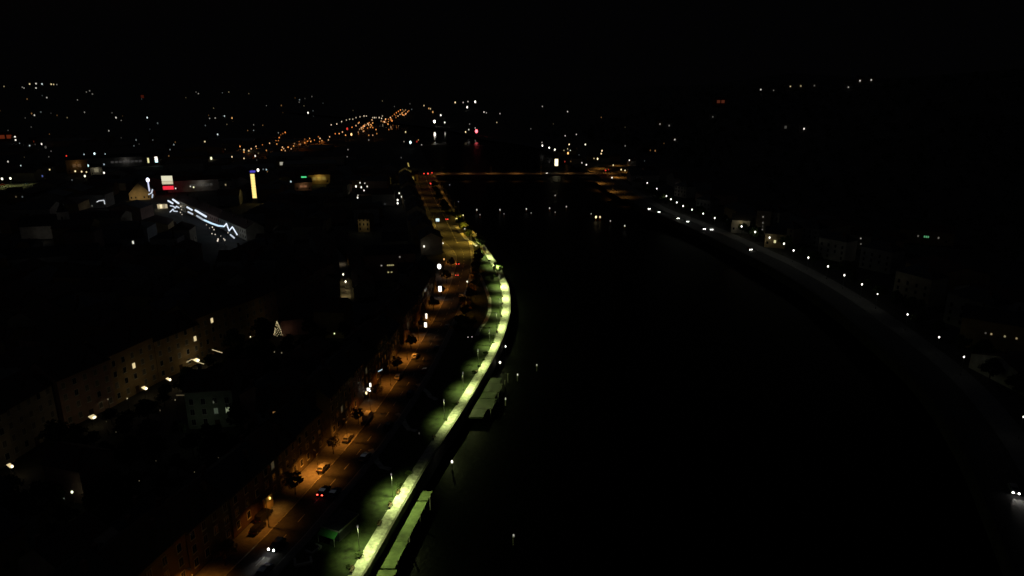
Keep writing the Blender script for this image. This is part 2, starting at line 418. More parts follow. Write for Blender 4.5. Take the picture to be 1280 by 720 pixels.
def house(label, loc, rz, w, d, hgt, rh, wall, roof, group=None, chim=2, name='town_house', ridge='x', cat='house', wins=None, hip=0.0):
    t = thing(name, label, cat, loc, rz, group)
    if ridge == 'x':
        prof = [(-d/2,-1),(d/2,-1),(d/2,hgt),(0,hgt+rh),(-d/2,hgt)]; half, ln = d/2, w
    else:
        prof = [(-w/2,-1),(w/2,-1),(w/2,hgt),(0,hgt+rh),(-w/2,hgt)]; half, ln = w/2, d
    if hip: prof = prof[:3] + [(-half, hgt)]
    MB().prism(prof, -ln/2, ln/2, ridge).obj('wall', wall, t)
    o = .45; k = rh / half
    if rh < .7:
        MB().box(-w/2 - .25, w/2 + .25, -d/2 - .25, d/2 + .25, hgt + .01, hgt + .35).obj('roof', roof, t)
    elif hip:
        e = half + o; i = max(0.3, ln/2 - half)
        vs = [(-ln/2-o,-e,hgt+.02),(ln/2+o,-e,hgt+.02),(ln/2+o,e,hgt+.02),(-ln/2-o,e,hgt+.02),(-i,0,hgt+rh),(i,0,hgt+rh)]
        if ridge == 'y': vs = [(-y_, x_, z_) for x_, y_, z_ in vs]
        MB().add(vs, [(0,1,5,4),(2,3,4,5),(1,2,5),(3,0,4),(3,2,1,0)]).obj('roof', roof, t)
    else:
        rp = [(-half-o,hgt-o*k+.02),(0,hgt+rh+.02),(half+o,hgt-o*k+.02),(half+o,hgt-o*k+.27),(0,hgt+rh+.27),(-half-o,hgt-o*k+.27)]
        MB().prism(rp, -ln/2 - .3, ln/2 + .3, ridge).obj('roof', roof, t)
    for c in range(chim):
        f = (-.3 if c == 0 else .28) * ln; s = half * (.35 if c == 0 else -.4); zc = hgt + rh - abs(s) * k
        x, y = (f, s) if ridge == 'x' else (s, f)
        MB().box(x - .4, x + .4, y - .35, y + .35, zc - .4, zc + 1.9).box(x - .5, x + .5, y - .45, y + .45, zc + 1.903, zc + 2.1).obj('chimney', M['brick'], t)
    BOXES.append((loc[0], loc[1], math.hypot(w, d) / 2 * .8))
    return t
def facade(t, w, d, floors, cols, litmap=None, simple=False, z0=2.2, fh=3.2, door=True, y=None, dark=None):
    y = -d/2 if y is None else y
    for f in range(floors):
        for c in range(cols):
            x = -w/2 + w * (c + .5) / cols
            if f == 0 and door and c == cols // 2:
                if simple: continue
                dr = put('door', wmesh('frame', 1.2, 2.3, M['wood']), t, (x, y, 1.3))
                put('door_panel', wmesh('pane', 1.1, 2.2, M['wood']), dr, (0, -.02, 0)); continue
            l = (litmap or {}).get((f, c))
            window(t, x, y, z0 + f * fh, 0, 1.1, 1.75, l[0] if l else None, l[1] if l else 1, simple, dark if random.random() < .75 else None)

shaded_walls = [mat('shaded_' + n_ + '_plaster', c_, .9, .35, .35, .05) for n_, c_ in (('cream',(.16,.14,.1)),('ochre',(.16,.11,.05)),('grey',(.13,.13,.125)),('rose',(.15,.095,.075)),('pale',(.19,.18,.16)))]  # plaster copies darkened to put the facades' shade into their colour
M['hazeglass'] = mat('haze_paled_glass', (.17,.155,.12), .5, .5, .5)  # glass lightened to put the hazy, faint window grid into its colour
walls = [M['cream'], M['ochre'], M['grey'], M['rose'], M['pale']]; wn = ['cream', 'ochre', 'grey', 'rose', 'pale']
def off_road(y, off):
    dx = (RC(y + 1) - RC(y - 1)) / 2; L = math.hypot(1, dx)
    return (RC(y) + off / L, y - off * dx / L, math.atan(dx))
# the terrace along the river road
y = 84.0; i = 0
terr = []
while y < 328:
    w = random.uniform(12, 17); gap = 6.0 if i in (5, 10, 15) else .0
    dx = (RC(y + 1) - RC(y - 1)) / 2; c = math.cos(math.atan(dx)); ym = y + w / 2 * c
    d = 12; offn = -(RHW(ym) + 6.3 + d/2)
    x, yy, a = off_road(ym, offn)
    hgt = random.choice([10.2, 11, 12.6, 13.4]); fl = 3 if hgt < 12 else 4
    k = random.randrange(5)
    t = house(f'{wn[k]} {["three","four"][fl-3]}-storey terrace house lit amber from the river road, {nth(i+1)} from bottom', (x, yy, 0), R(90) - a, w - .06, d, hgt, 4.2, shaded_walls[k], M['tile'] if random.random() < .7 else M['slate'], 'terrace houses along the river road')
    lm = {}
    if random.random() < .5: lm[(random.randrange(1, fl), random.randrange(4))] = (Y, .04)
    facade(t, w, d, fl, 4, lm, simple=yy > 240)
    terr.append((t, w, d, hgt, yy)); y += (w + gap) * c; i += 1
# far yellow-lit terrace
for i2 in range(14):
    ym = 412 + i2 * 27; w, d = random.uniform(17, 22), 13; x, yy, a = off_road(ym, -(RHW(ym) + 7 + d/2))
    hgt = random.uniform(9, 13); k = random.randrange(5)
    t = house(f'{wn[k]} building on the town side of the far river road, {nth(i2+1)} towards the bridge', (x, yy, 0), R(90) - a, w, d, hgt, 3.8, walls[k], M['slate'], 'buildings beside the far river road')
    facade(t, w, d, 3, 4, None, True)

# ------------------------------------------------------------------ the square's street on the left: row of tall facades
row = [(0,590),(60,552),(115,524),(180,490),(212,476),(247,455),(315,424)]
rp = [S(*p) for p in row]
rowf = curve([(p.x, p.y) for p in rp] + [(-141, 120), (-88, 300)])
y = 128.0; i = 0
while y < 300:
    w = random.uniform(15, 20); dx = (rowf(y+1) - rowf(y-1)) / 2; a = math.atan(dx); ym = y + w/2 * math.cos(a)
    d = 14; off = -(d/2 + 1.2); x = rowf(ym) + off * math.cos(a); yy = ym - off * math.sin(a)
    hgt = random.choice([14.5, 15.5, 16.4]); k = random.choice([0, 1, 0, 3, 4])
    t = house(f'tall {wn[k]} town house faintly lit brown along the left street, {nth(i+1)} from left', (x, yy, 0), R(90) - a, w - .06, d, hgt, 4.5, walls[k], M['tile'], 'tall houses along the left street')
    lm = {}
    if i in (4, 5, 6): lm[(random.randrange(2, 4), random.randrange(5))] = (Y, .8)
    facade(t, w, d, 4, 5, lm, simple=False, z0=2.4, fh=3.6, dark=M['hazeglass'])
    for f in (.2, .5, .8): SEEN.append(Vector((x, yy, 0)) + Vector((math.cos(-a), math.sin(-a), 0)) * (d/2 + .5) + Vector((0, 0, 4 + 10*f)))
    y += w * math.cos(a); i += 1
# bright wall lanterns and canopies there
for j, (px, py, sx, st) in enumerate([(12,582,1.6,1.6),(115,521,2.6,1.3),(180,485,1.7,2.2),(210,474,1.2,2.2),(245,450,2.0,2.6)]):
    p = S(px, py, 3.2); 
    t = thing('shop_canopy', f'glowing warm shop canopy at the foot of the left street facades, {order(j, 5)}', 'canopy', (p.x, p.y, 0), R(65), 'lit canopies on the left street')
    s = depth(p) / FPX
    w2 = sx * 1.4 * s
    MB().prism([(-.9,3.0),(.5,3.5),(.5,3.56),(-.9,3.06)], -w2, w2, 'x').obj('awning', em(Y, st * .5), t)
    MB().box(-w2*.5, w2*.5, -1.1, -.95, 2.9, 3.5).obj('sign', em((1,.9,.6), st * 1.6), t)
    for s2 in (-1, 1): MB().tube((s2*w2*.9, -.8, 0), (s2*w2*.9, -.8, 3.0), .05).obj('post', M['darkmetal'], t)
    light('POINT', (p.x + 1.5, p.y - .8, 3.6), 18 * st, (1, .74, .38), None, rad=.4); SEEN.append(p)
# string lights
def garland(label, group, pts, z, r, col, st, name='light_garland', dots=False):
    P = [S(px, py, z) for px, py in pts]; b = MB(); base = P[0].copy(); base.z -= z
    for a_, b_ in zip(P, P[1:]):
        rad = r * depth(a_) / FPX
        if dots:
            n = max(2, int((b_ - a_).length / (rad * 3.2)))
            for k in range(n): b.ball(a_.lerp(b_, (k + .5)/n) - base, rad, 6, 4)
        else: b.tube(a_ - base, b_ - base, rad, rad, 6)
    SEEN.extend(P)
    return tag(b.obj(name, em(col, st), None, base), label, 'string lights', group)
garland('zigzag string of warm bulbs under the brightest left street canopy', 'warm bulb strings on the left street', [(233,453),(240,449),(245,452),(255,455)], 3.6, .5, Y, .9, dots=True)
garland('short straight string of warm bulbs right of the brightest left street canopy', 'warm bulb strings on the left street', [(265,437),(278,441)], 3.8, .5, Y, .9, dots=True)
garland('short warm bulb row on the dim wall left of the Christmas tree', 'warm bulb strings on the left street', [(220,494),(232,494)], 4, .4, Y, .25, dots=True)
# small lamps and windows of that street
small = [(135,499,.5,.7),(159,498,.7,.9),(145,540,.5,.12),(133,527,.5,.15),(178,454,.6,.06),(200,429,.7,.12),(230,425,.8,1.6),(255,418,.9,1.6),(219,500,.6,.5),(200,513,.7,.12),(313,421,.8,1.4),(343,440,.7,.3),(352,441,.9,.2),(273,572,.5,.1),(243,590,.4,.35),(174,601,.7,.12),(195,576,.6,.06)]
for j, (px, py, r, st) in enumerate(sorted(small)):
    glow_lamp(f'small {"warm" if st > .4 else "dim"} lantern on a short post in the left streets, {order(j, len(small))}', 'small lanterns in the left streets', px, py, 4.5, r, st, (1,.85,.5), 12 if st > .6 else 0)
# Christmas tree
p = S(348, 421); t = thing('christmas_tree', 'lit Christmas tree covered in warm bulbs at the end of the left street', 'Christmas tree', (p.x, p.y, 0))
MB().tube((0,0,0), (0,0,1.2), .18).obj('trunk', M['bark'], t)
b = MB()
for k in range(700):
    z = random.random()**1.3 * 5.8; rr = (1 - z / 6) * 1.7 * random.uniform(.3, 1); a = random.uniform(0, 6.28)
    c = Vector((rr*math.cos(a), rr*math.sin(a), .7 + z)); u = Vector([random.gauss(0,1) for _ in '123']).normalized() * .2; v = u.orthogonal().normalized() * .12
    b.add([c-u-v, c+u-v, c+u+v, c-u+v], [(0,1,2,3)])
b.obj('crown', M['leaf2'], t)
b = MB()
for k in range(85):
    z = (k + .5) / 85 * 5.8; rr = (1 - z / 6) * 1.75; a = k * 2.4
    b.ball((rr*math.cos(a), rr*math.sin(a), .8 + z), .085, 6, 4)
b.obj('light_string', em(Y, 2.0), t); SEEN += [p + Vector((0,0,.5)), p + Vector((0,0,6))]
p = S(372, 419); house('low rose house glowing dim pink behind the Christmas tree', (p.x, p.y + 6, 0), R(20), 16, 11, 7, 3.5, M['rose'], M['tile']); SEEN += [p + Vector((0,-1,3)), p + Vector((0,0,5))]
light('POINT', (p.x - 3, p.y - 4, 3), 14, (1,.6,.4), rad=.4)

# floodlit greenish house front, pale house at the bottom, lit windows of houses in the block
p = S(262, 535); t = house('pale green house with two dim lit windows beside the dark courtyard', (p.x, p.y + 6, 0), R(8), 13, 12, 12, 4, M['green'], M['tile'])
facade(t, 13, 12, 3, 4, {(1,2):((.7,.9,.6),.06), (1,3):((.85,1,.6),.22)})
light('POINT', (p.x + .5, p.y - 7, 5), 22, (.9,1,.68), rad=.5); SEEN += [p + Vector((-4,-.5,3)), p + Vector((3,-.5,9)), p+Vector((-5,-.5,10))]
p = S(163, 730); t = house('pale gabled house with a small wall lamp at the bottom left edge', (p.x, p.y + 5, 0), R(-12), 10, 11, 10, 4, M['pale'], M['slate'], ridge='y')
facade(t, 10, 11, 3, 3, {(1,1):((1,.85,.4),.12)})
light('POINT', (p.x + 2, p.y - 4, 7), 48, (.95,1,.75), rad=.4); SEEN += [p + Vector((0,-.5,8)), p + Vector((0,-.5,12))]
glow_lamp('bright white lamp beside the pale gabled house', None, 191, 671, 6, .8, 2.2, (1,1,.7), 15)
glow_lamp('bright warm globe lamp alone in the dark bottom left', None, 90, 615, 5, 1.7, 1.8, (.95,1,.65), 10)
glow_lamp('faint grey globe lamp just left of the bright warm globe lamp', None, 80, 623, 4.5, .7, .15, (.8,.9,.8))
p = S(362, 565); t = house('grey house with four small lit windows in the dark block behind the terrace', (p.x - 1, p.y + 5, 0), R(14), 15, 10, 13, 4, M['grey'], M['tile'])
facade(t, 15, 10, 4, 5, {(3,1):(O,.25), (3,3):(Y,.8), (2,4):(Y,.35), (3,4):(Y,.15)})
SEEN += [p + Vector((-4,-.5,11)), p + Vector((2,-.5,11)), p + Vector((4,-.5,8)), p + Vector((6,-.5,12))]

# ------------------------------------------------------------------ lane between houses
ln = [S(433,374), S(430,340), S(424,320), S(412,306)]
for j in range(3):
    a_, b_ = ln[j], ln[j+1]; d_ = (b_ - a_); rz = math.atan2(d_.y, d_.x) - R(90); n = Vector((d_.y, -d_.x, 0)).normalized(); c = (a_ + b_) / 2; Ln = d_.length
    for s, nm in ((-1, 'left'), (1, 'right')):
        q = c + n * s * (2.6 + 5)
        if s > 0: q = q + n * 1.0
        t = house(f'{["cream","ochre","pale"][j]} house on the {nm} side of the bright narrow lane', (q.x, q.y, 0), rz - s * R(90), Ln * .98, 10, 9 if s < 0 else 5, 3, [M['cream'],M['ochre'],M['pale']][j], M['tile'])
        facade(t, Ln * .98, 10, 2, 4, None, True)
    SEEN += [a_.lerp(b_, .3) + Vector((0,0,.5)), a_.lerp(b_, .7) + Vector((0,0,.5))]
path([(p.x, p.y) for p in ln], 4.6, .03, 'lane', M['pavement'])
for j, (px, py, r, st) in enumerate([(432,352,1.3,2.5),(429,343,1.2,2.2)]):
    glow_lamp(f'{["lower","upper"][j]} bright white lamp hanging in the narrow lane', 'lamps in the narrow lane', px, py, 4.5, r, st, (1,.93,.7), 420, (1,.75,.3), size=150)
p = S(431, 362, 3.5); light('SPOT', p, 420, (1,.75,.3), None, None, 150, 1, .3)
p = S(425, 322, 4); light('SPOT', p, 260, (1,.8,.5), None, None, 150, 1, .3)

# ------------------------------------------------------------------ single lit signs and shopfronts along the river road
def sign(label, px, py, z, w, hh, col, st, name='illuminated_sign', rz=0.0, post=True):
    p = S(px, py, z); t = thing(name, label, 'sign', (p.x, p.y, p.z - z), rz)
    MB().box(-w/2 - .1, w/2 + .1, -.12, .12, z - hh/2 - .1, z + hh/2 + .1).obj('casing', M['darkmetal'], t)
    MB().box(-w/2, w/2, -.14, .08, z - hh/2, z + hh/2).obj('panel', em(col, st), t)
    if post:
        for s in ((-1, 1) if w > 2.5 else (0,)): MB().tube((s*w*.4, .05, 0), (s*w*.4, .05, z - hh/2 - .1), .09).obj('post', M['metal'], t)
    SEEN.append(p); return t
glow_lamp('large round white globe light beside the river road', None, 549, 333, 5, 3.0, 3, (1,.98,.92), 12, name='globe_light', cat='lamp')
sign('upright white glowing sign panel below the round globe light', 550, 361, 4, 1.4, 2.6, (1,.98,.92), 3)
sign('tall white glowing shop sign above the orange shopfront', 533, 395, 6, .8, 2.2, (1,.9,.7), 1.5)
sign('small white glowing shop sign beside the orange shopfront', 532, 406, 3.5, 1.0, 2.0, (1,.9,.7), 2.6)
sign('bright white shop entrance sign on the terrace side of the river road', 463, 481, 5, .5, 1.3, W, 2.5, post=True)
sign('wide white glowing shop window sign below the entrance sign', 461, 487, 3, 1.1, 1.2, W, 2.8)
sign('small warm glowing sign left of the shop window sign', 458, 491, 2.4, .5, .9, Y, 2)
sign('slanting blue-white tube sign on a roof edge above the terrace', 475, 463, 9, 2.0, .28, C, .7, rz=R(60))
sign('bluish white glowing shelter panel beside the far river road', 547, 275, 3, 2.6, 2.2, (.6,.85,1), 1.1)
sign('yellow glowing sign box among trees beside the far river road', 571, 274, 5, 1.6, 1.6, (1,.85,.25), 1.6)
glow_lamp('white globe lamp among brown roadside trees', None, 584, 352, 5, 1.1, 1.6, (1,.93,.8), 40)
glow_lamp('orange lamp at the dark end of the yellow road', None, 555, 324, 5, 1.2, .9, O, 60)
glow_lamp('yellow-green lamp lighting a dark yard left of the terrace', None, 418, 417, 5, 1.0, 1.2, (.9,1,.5), 30)
for j, (px, py) in enumerate([(585,421.5),(590,421)]): glow_lamp(f'{["left","right"][j]} of a close pair of white lamps on the park lawn', 'close pair of lamps on the lawn', px, py, 3, .5, 1.3, W)
# wall lantern corner at the bottom
p = S(341, 640); wl = thing('wall_lantern', 'bright amber lantern on a short wall above two dark parked cars', 'lamp', (p.x - 1.2, p.y + 1, .14), R(75))
MB().box(-1.6, 1.6, -.2, .2, 0, 3.6).obj('wall_panel', M['ochre'], wl); MB().tube((0,-.2,2.9), (0,-.55,3.0), .04).obj('bracket', M['darkmetal'], wl)
MB().lathe((0,-.55,2.7), [(.12,0),(.22,.1),(.22,.45),(.1,.6)], 8).obj('glass_shade', em((1,.62,.15), 2.2), wl)
light('SPOT', (p.x + .5, p.y + .2, 3.6), 330, (1,.42,.06), None, None, 120, 1, .2)

# ------------------------------------------------------------------ cars
def car_parts(t, paint, van=False, heads=None, tails=None):
    Lc, Wc = (4.9, 1.9) if van else (4.3, 1.76)
    if van: prof = [(-Lc/2,.35),(-Lc/2,1.1),(-Lc/2+.1,2.0),(-Lc/2+.4,2.1),(Lc/2-1.5,2.05),(Lc/2-.75,1.2),(Lc/2-.05,.95),(Lc/2,.4)]
    else: prof = [(-Lc/2,.35),(-Lc/2+.02,.8),(-Lc/2+.2,.95),(-Lc/2+.75,1.42),(-.2,1.48),(.45,1.4),(1.1,.98),(Lc/2-.12,.82),(Lc/2,.4)]
    b = MB(); n = len(prof); vs = []
    for yy, sc in ((-Wc/2,.0),(-Wc/2+.08,1),(Wc/2-.08,1),(Wc/2,.0)):
        for x, z in prof:
            zz = z if sc else min(z, .86); vs.append((x * (1 if sc else .985), yy * (1 - (.1 if z > 1 and sc else 0)), zz))
    fs = [tuple(range(n)), tuple(range(4*n-1, 3*n-1, -1))]
    for k in range(3): fs += [(k*n+i, (k+1)*n+i, (k+1)*n+(i+1)%n, k*n+(i+1)%n) for i in range(n)]
    bd = b.add(vs, fs).obj('body', paint, t)
    g = MB()
    if van:
        g.add([(Lc/2-1.45,-.78,1.98),(Lc/2-1.45,.78,1.98),(Lc/2-.78,.8,1.25),(Lc/2-.78,-.8,1.25)], [(0,3,2,1)])
        for v in range(4): g.v[v] = (g.v[v][0] + .04, g.v[v][1], g.v[v][2] + .03)
    else:
        g.add([(.5,-.66,1.39),(.5,.66,1.39),(1.07,.7,1.02),(1.07,-.7,1.02)], [(0,3,2,1)]); g.add([(-Lc/2+.72,-.66,1.38),(-Lc/2+.72,.66,1.38),(-Lc/2+.26,.7,1.0),(-Lc/2+.26,-.7,1.0)], [(0,1,2,3)])
        for v in range(8): g.v[v] = (g.v[v][0] + (.02 if v < 4 else -.02), g.v[v][1], g.v[v][2] + .02)
        for s in (-1, 1): g.add([(-1.3,s*.84,1.0),(.85,s*.84,1.0),(.4,s*.76,1.34),(-1.1,s*.76,1.34)], [(0,1,2,3)])
    g.obj('windscreen', M['glass'], t)
    for sx in (-1, 1):
        for s in (-1, 1):
            w = MB().tube((sx*Lc*.3, s*Wc/2 - s*.2, .32), (sx*Lc*.3, s*Wc/2 + s*.01, .32), .32, None, 12).obj('wheel', M['tyre'], t)
            MB().tube((sx*Lc*.3, s*Wc/2, .32), (sx*Lc*.3, s*Wc/2 + s*.025, .32), .2, None, 10).obj('rim', M['rim'], w)
    for s in (-1, 1):
        hm = em((1,.97,.9), heads) if heads else M['rim']; tm = em(RD, tails) if tails else M['carr']
        MB().ball((Lc/2 - .06, s*.62, .68), .15 if not heads else .24, 8, 5).obj('headlight', hm, t)
        MB().box(-Lc/2 - .04, -Lc/2 + .06, s*.62 - .16, s*.62 + .16, .66, .86).obj('taillight', tm, t)
def car(label, p, heading, paint, van=False, heads=None, tails=None, group=None, z=.02, beam=0):
    t = thing('van' if van else 'parked_car' if not (heads or tails) else 'car', label, 'van' if van else 'car', (p[0], p[1], z), heading, group)
    car_parts(t, paint, van, heads, tails)
    if beam:
        for s in (-1, 1): light('SPOT', (2.3, s*.62, .7), beam, (1,.96,.85), t, (R(78), 0, R(-90)), 38, 1, .05)
    SEEN.append(Vector((p[0], p[1], 1.0))); return t
def rhead(y): return math.atan2(1, (RC(y+1) - RC(y-1)) / 2)
p = S(342, 688, .7); car('dark car with bright white headlights coming down the river road at the bottom', (p.x, p.y + 2.2), rhead(125) + math.pi, M['card'], heads=9, beam=4500)
p = S(402, 619, .75); car('dark car showing two red tail lights on the river road near the bottom', (p.x, p.y + 2.1), rhead(145), M['card'], tails=9)
p = S(572, 330, .75); car('car with red tail lights far up the river road, upper of two', (p.x, p.y + 2), rhead(373), M['card'], tails=7)
p = S(571, 344, .75); car('car with red tail lights far up the river road, lower of two', (p.x, p.y + 2), rhead(349), M['cars'], tails=5)
p = S(558, 274, .75); car('distant car with red tail lights on the yellow road', (p.x, p.y + 2), rhead(511), M['card'], tails=12)
parked = [(460,522,M['carw'],True,'white van added for a bright amber patch on the terrace pavement'),(435,549,M['cars'],False,'silver car added for the bright amber pavement below the white van'),(404,586,M['cars'],False,'silver car added for the bright amber pavement, nearest the tail-lit car'),  # pale vehicles added to stand for bright lit patches of pavement
          (322,662,M['card'],False,'black car parked under the wall lantern, nearer the road'),(330,647,M['card'],True,'dark van parked under the wall lantern, behind the black car'),(498,472,M['cars'],False,'silver car added for the bright amber pavement beside the terrace, farthest but one'),(519,446,M['carw'],False,'white car added for the farthest bright amber pavement patch')]
for px, py, m, v, lab in parked:
    p = S(px, py, .3); car(lab, (p.x, p.y), rhead(p.y), m, v, z=.14)
pk = random.Random(3); n_ = 0
for y in (101, 118, 146, 163, 181, 203, 221, 243, 268, 290, 312):
    x = RC(y) + RHW(y) - 1.1
    n_ += 1; k = pk.randrange(5)
    car(f'{["white","silver","black","red","blue"][k]} car parked against the park kerb of the river road, {nth(n_)} from bottom', (x, y), rhead(y), [M['carw'],M['cars'],M['card'],M['carr'],M['carb']][k], False, group='cars parked along the park kerb')
# far right bank traffic
rc = [(811,261),(823,265),(847,273),(859,277),(880,286),(889,287),(938,312),(1275,617)]
for j, (px, py) in enumerate(rc):
    p = S(px, py, .7); dx = (RR(p.y+1) - RR(p.y-1)) / 2
    t = car(f'car with white headlights on the far right bank road, {order(j, 8)}', (p.x, p.y + 2.1), math.atan2(-1, -dx), M['cars'] if j % 2 else M['card'], heads=14 if p.y > 300 else 7, group='cars on the far right bank road', beam=160 if p.y > 300 else 4000)
# bridge cars
for j, px in enumerate((681, 687)):
    p = S(px, 217.6, 1.6); car(f'{["left","right"][j]} of two small cars crossing the road bridge', (p.x, 800 + 1.5*j), ang + math.pi*j, M['carw'], heads=6, z=.93)

# traffic lights
def signal(label, px, py, z, st):
    p = S(px, py, z); t = thing('traffic_light', label, 'traffic light', (p.x, p.y, .02), 0, 'traffic lights at the bridge head')
    MB().tube((0,0,0), (0,0,z - .4), .07).obj('pole', M['darkmetal'], t); MB().box(-.2, .2, -.12, .15, z - .7, z + .45).obj('signal_box', M['darkmetal'], t)
    rr = st[1] * depth(p) / FPX
    MB().ball((0,-.15,z), rr, 8, 5).obj('red_lamp', em(RD, st[0]), t)
    light('POINT', (0,-1.2,z + .5), 90 * st[1], (1,.1,.06), t, rad=.3); SEEN.append(p)
for lab, px, py, z, st in (('large bright red traffic light on the road before the bridge', 539, 229, 3.5, (3,1.5)), ('leftmost small red traffic light at the bridge head', 530, 217, 4, (1.5,.7)),
                           ('middle small red traffic light at the bridge head', 535, 217, 5, (2,.9)), ('rightmost small red traffic light at the bridge head', 540, 216, 4, (1.5,.7)), ('red traffic light at the right bank junction', 757, 213, 5, (1,.8))):
    signal(lab, px, py, z, st)

# ------------------------------------------------------------------ riverside furniture
def bench(label, p, rz):
    t = thing('park_bench', label, 'bench', (p[0], p[1], .13), rz, 'benches on the riverside walk')
    b = MB()
    for k in range(4): b.box(-.9, .9, -.28 + k*.14, -.17 + k*.14, .42, .46)
    b.obj('seat', M['wood'], t)
    b = MB()
    for k in range(3): b.box(-.9, .9, .3, .34, .52 + k*.14, .62 + k*.14)
    b.obj('backrest', M['wood'], t)
    for s in (-.7, .7): MB().box(s-.04, s+.04, -.26, .3, 0, .419).box(s-.03, s+.03, .26, .3, .42, .9).obj('leg', M['darkmetal'], t)
by = [112, 118.5, 134, 141, 146.5, 174, 196, 221, 262, 283, 301, 312, 331, 352]
for j, y in enumerate(by):
    dx = (QL(y+1) - QL(y-1)) / 2
    bench(f'dark wooden bench at the inland edge of the green-lit walk, {nth(j+1)} from bottom', (QL(y) - WW(y) + .2, y), math.atan2(1, dx))
# lower landings
def landing(label, y0, y1, w0, w1, segs, z, m_=None):
    t = thing('landing_stage', label, 'landing stage', (QL((y0+y1)/2), (y0+y1)/2, z)); ox, oy = t.location.x, t.location.y
    n = len(segs)
    for k, (a_, b_, wi, dz) in enumerate(segs):
        m = strip(lambda q: QL(q) + w0 - ox, lambda q: QL(q) + wi - ox, a_, b_, dz, 3, .5)
        m.v = [(x, y - oy, z_) for x, y, z_ in m.v]
        m.obj('slab', m_ or M['concrete'], t)
    for k in range(6):
        q = y0 + (y1 - y0) * (k + .5) / 6
        MB().tube((QL(q) + w1 + .3 - ox, q - oy, -4), (QL(q) + w1 + .3 - ox, q - oy, .9), .16, .16, 8).obj('pile', M['quay'], t)
landing('lower concrete landing stage lit green below the walk at the bottom', 104, 151, .55, 4.7, [(98,113,6.4,.0),(113.3,121.6,5.6,.02),(122.1,131,4.8,0),(131.2,146.4,4.5,.012),(147,151,4.4,0)], -2.2, M['greenlit'])
landing('fainter concrete landing stage in sections below the walk further up', 194, 226, .55, 7.5, [(192,197.5,6.5,0),(197.75,205,8,.01),(205.25,210,7,.0),(210.3,217,7.5,.02),(217.25,222,6,-.02)], -2.4, M['dimstone'])
def mooring(label, px, py, st, r):
    p = S(px, py, -2.4); t = thing('mooring_post', label, 'mooring post', (p.x, p.y, WZ - 1.2), 0, 'lamp-topped mooring posts in the river')
    MB().tube((0,0,0), (0,0,3.3), .22, .2, 8).obj('pile', M['quay'], t); MB().lathe((0,0,3.303), [(.28,0),(.28,.15)], 8).obj('cap', M['whitepost'], t)
    MB().ball((0,0,3.8), max(.2, r * depth(p) / FPX), 8, 5, 0, 1.3).obj('lamp', em((1,.97,.85), st), t)
ml = [(565,577,1.4,2),(625,453,1.3,2.2),(632,433,1.0,1.8),(632,498,.8,.5),(647,468,.8,.8),(671,456,.7,.5),(642,669,.4,.4)]
for j, (px, py, r, st) in enumerate(ml):
    mooring(['bright white-topped mooring post off the bottom landing stage','brighter mooring post lamp close under the walk, above the upper landing','upper white mooring post lamp close under the walk','dim mooring post lamp at the tail of the upper landing','mooring post lamp at the outer corner of the upper landing','outermost dim mooring post lamp beyond the upper landing','very faint lone mooring post light in the black river'][j], px, py, st, r)
bu = [(596,262,.8,.7),(600,268,.6,.35),(625,262,.8,.7),(630,267,.6,.35),(658,261,.8,.7),(664,266,.6,.3),(687,260,.8,.6),(694,265,.6,.3),(708,258,.8,.4),(694,244,.7,.35),(739,267,.6,.4),(745,271,1.2,2),(750,271,1.0,1.2),(763,276,.7,.5),(781,282,.8,.8)]
bu.sort()
for j, (px, py, r, st) in enumerate(bu):
    p = S(px, py, -2.0); t = thing('marker_buoy', f'small {"amber" if st >= 1.2 else "white"}-lit marker buoy on the dark river below the bridge, {order(j, len(bu))}', 'buoy', (p.x, p.y, WZ - .3), 0, 'lit marker buoys in the river')
    MB().lathe((0,0,0), [(.5,-.2),(.8,.2),(.8,.6),(.25,1.0),(.12,2.6)], 10).obj('float', M['buoyp'], t)
    MB().ball((0,0,3.1), r * depth(p) / FPX * .9, 8, 5, 0, 1.5).obj('lamp', em((1,.78,.4) if st >= 1.2 else W, st), t)
# kiosk in the park
p = S(421, 677); k = thing('park_kiosk', 'small dark flat-roofed kiosk with bright green awning in the park', 'kiosk', (p.x, p.y + 3.6, .05), R(-24))
MB().box(-2.1, 2.1, -3.2, 3.2, 0, 2.7).obj('wall', M['slate'], k)
MB().box(-2.4, 2.4, -3.5, 3.5, 2.703, 2.85).obj('roof', M['slate'], k)
b = MB(); b.box(-2.5, -2.4, -3.6, 3.6, 2.6, 2.95).box(2.4, 2.5, -3.6, 3.6, 2.6, 2.95).box(-2.4, 2.4, -3.6, -3.5, 2.6, 2.95).box(-2.4, 2.4, 3.5, 3.6, 2.6, 2.95)
b.obj('roof_trim', M['concrete'], k)
MB().prism([(-5.1,1.9),(-3.62,2.62),(-3.62,2.68),(-5.1,1.96)], -2.2, 2.3, 'x').obj('awning', M['awning'], k)
for s in (-2.1, 2.2): MB().tube((s,-5.0,0), (s,-5.0,1.92), .05).obj('post', M['whitepost'], k)
f = MB().box(-1.5, 1.5, -3.28, -3.18, 1.0, 2.2).obj('hatch', M['glass'], k)
light('SPOT', (p.x + 2.5, p.y - 3.5, 5.2), 150, (.7,1,.45), None, (R(35), 0, R(35)), 80, 1, .1)  # added spot without a fixture, brightens awning and seat walls
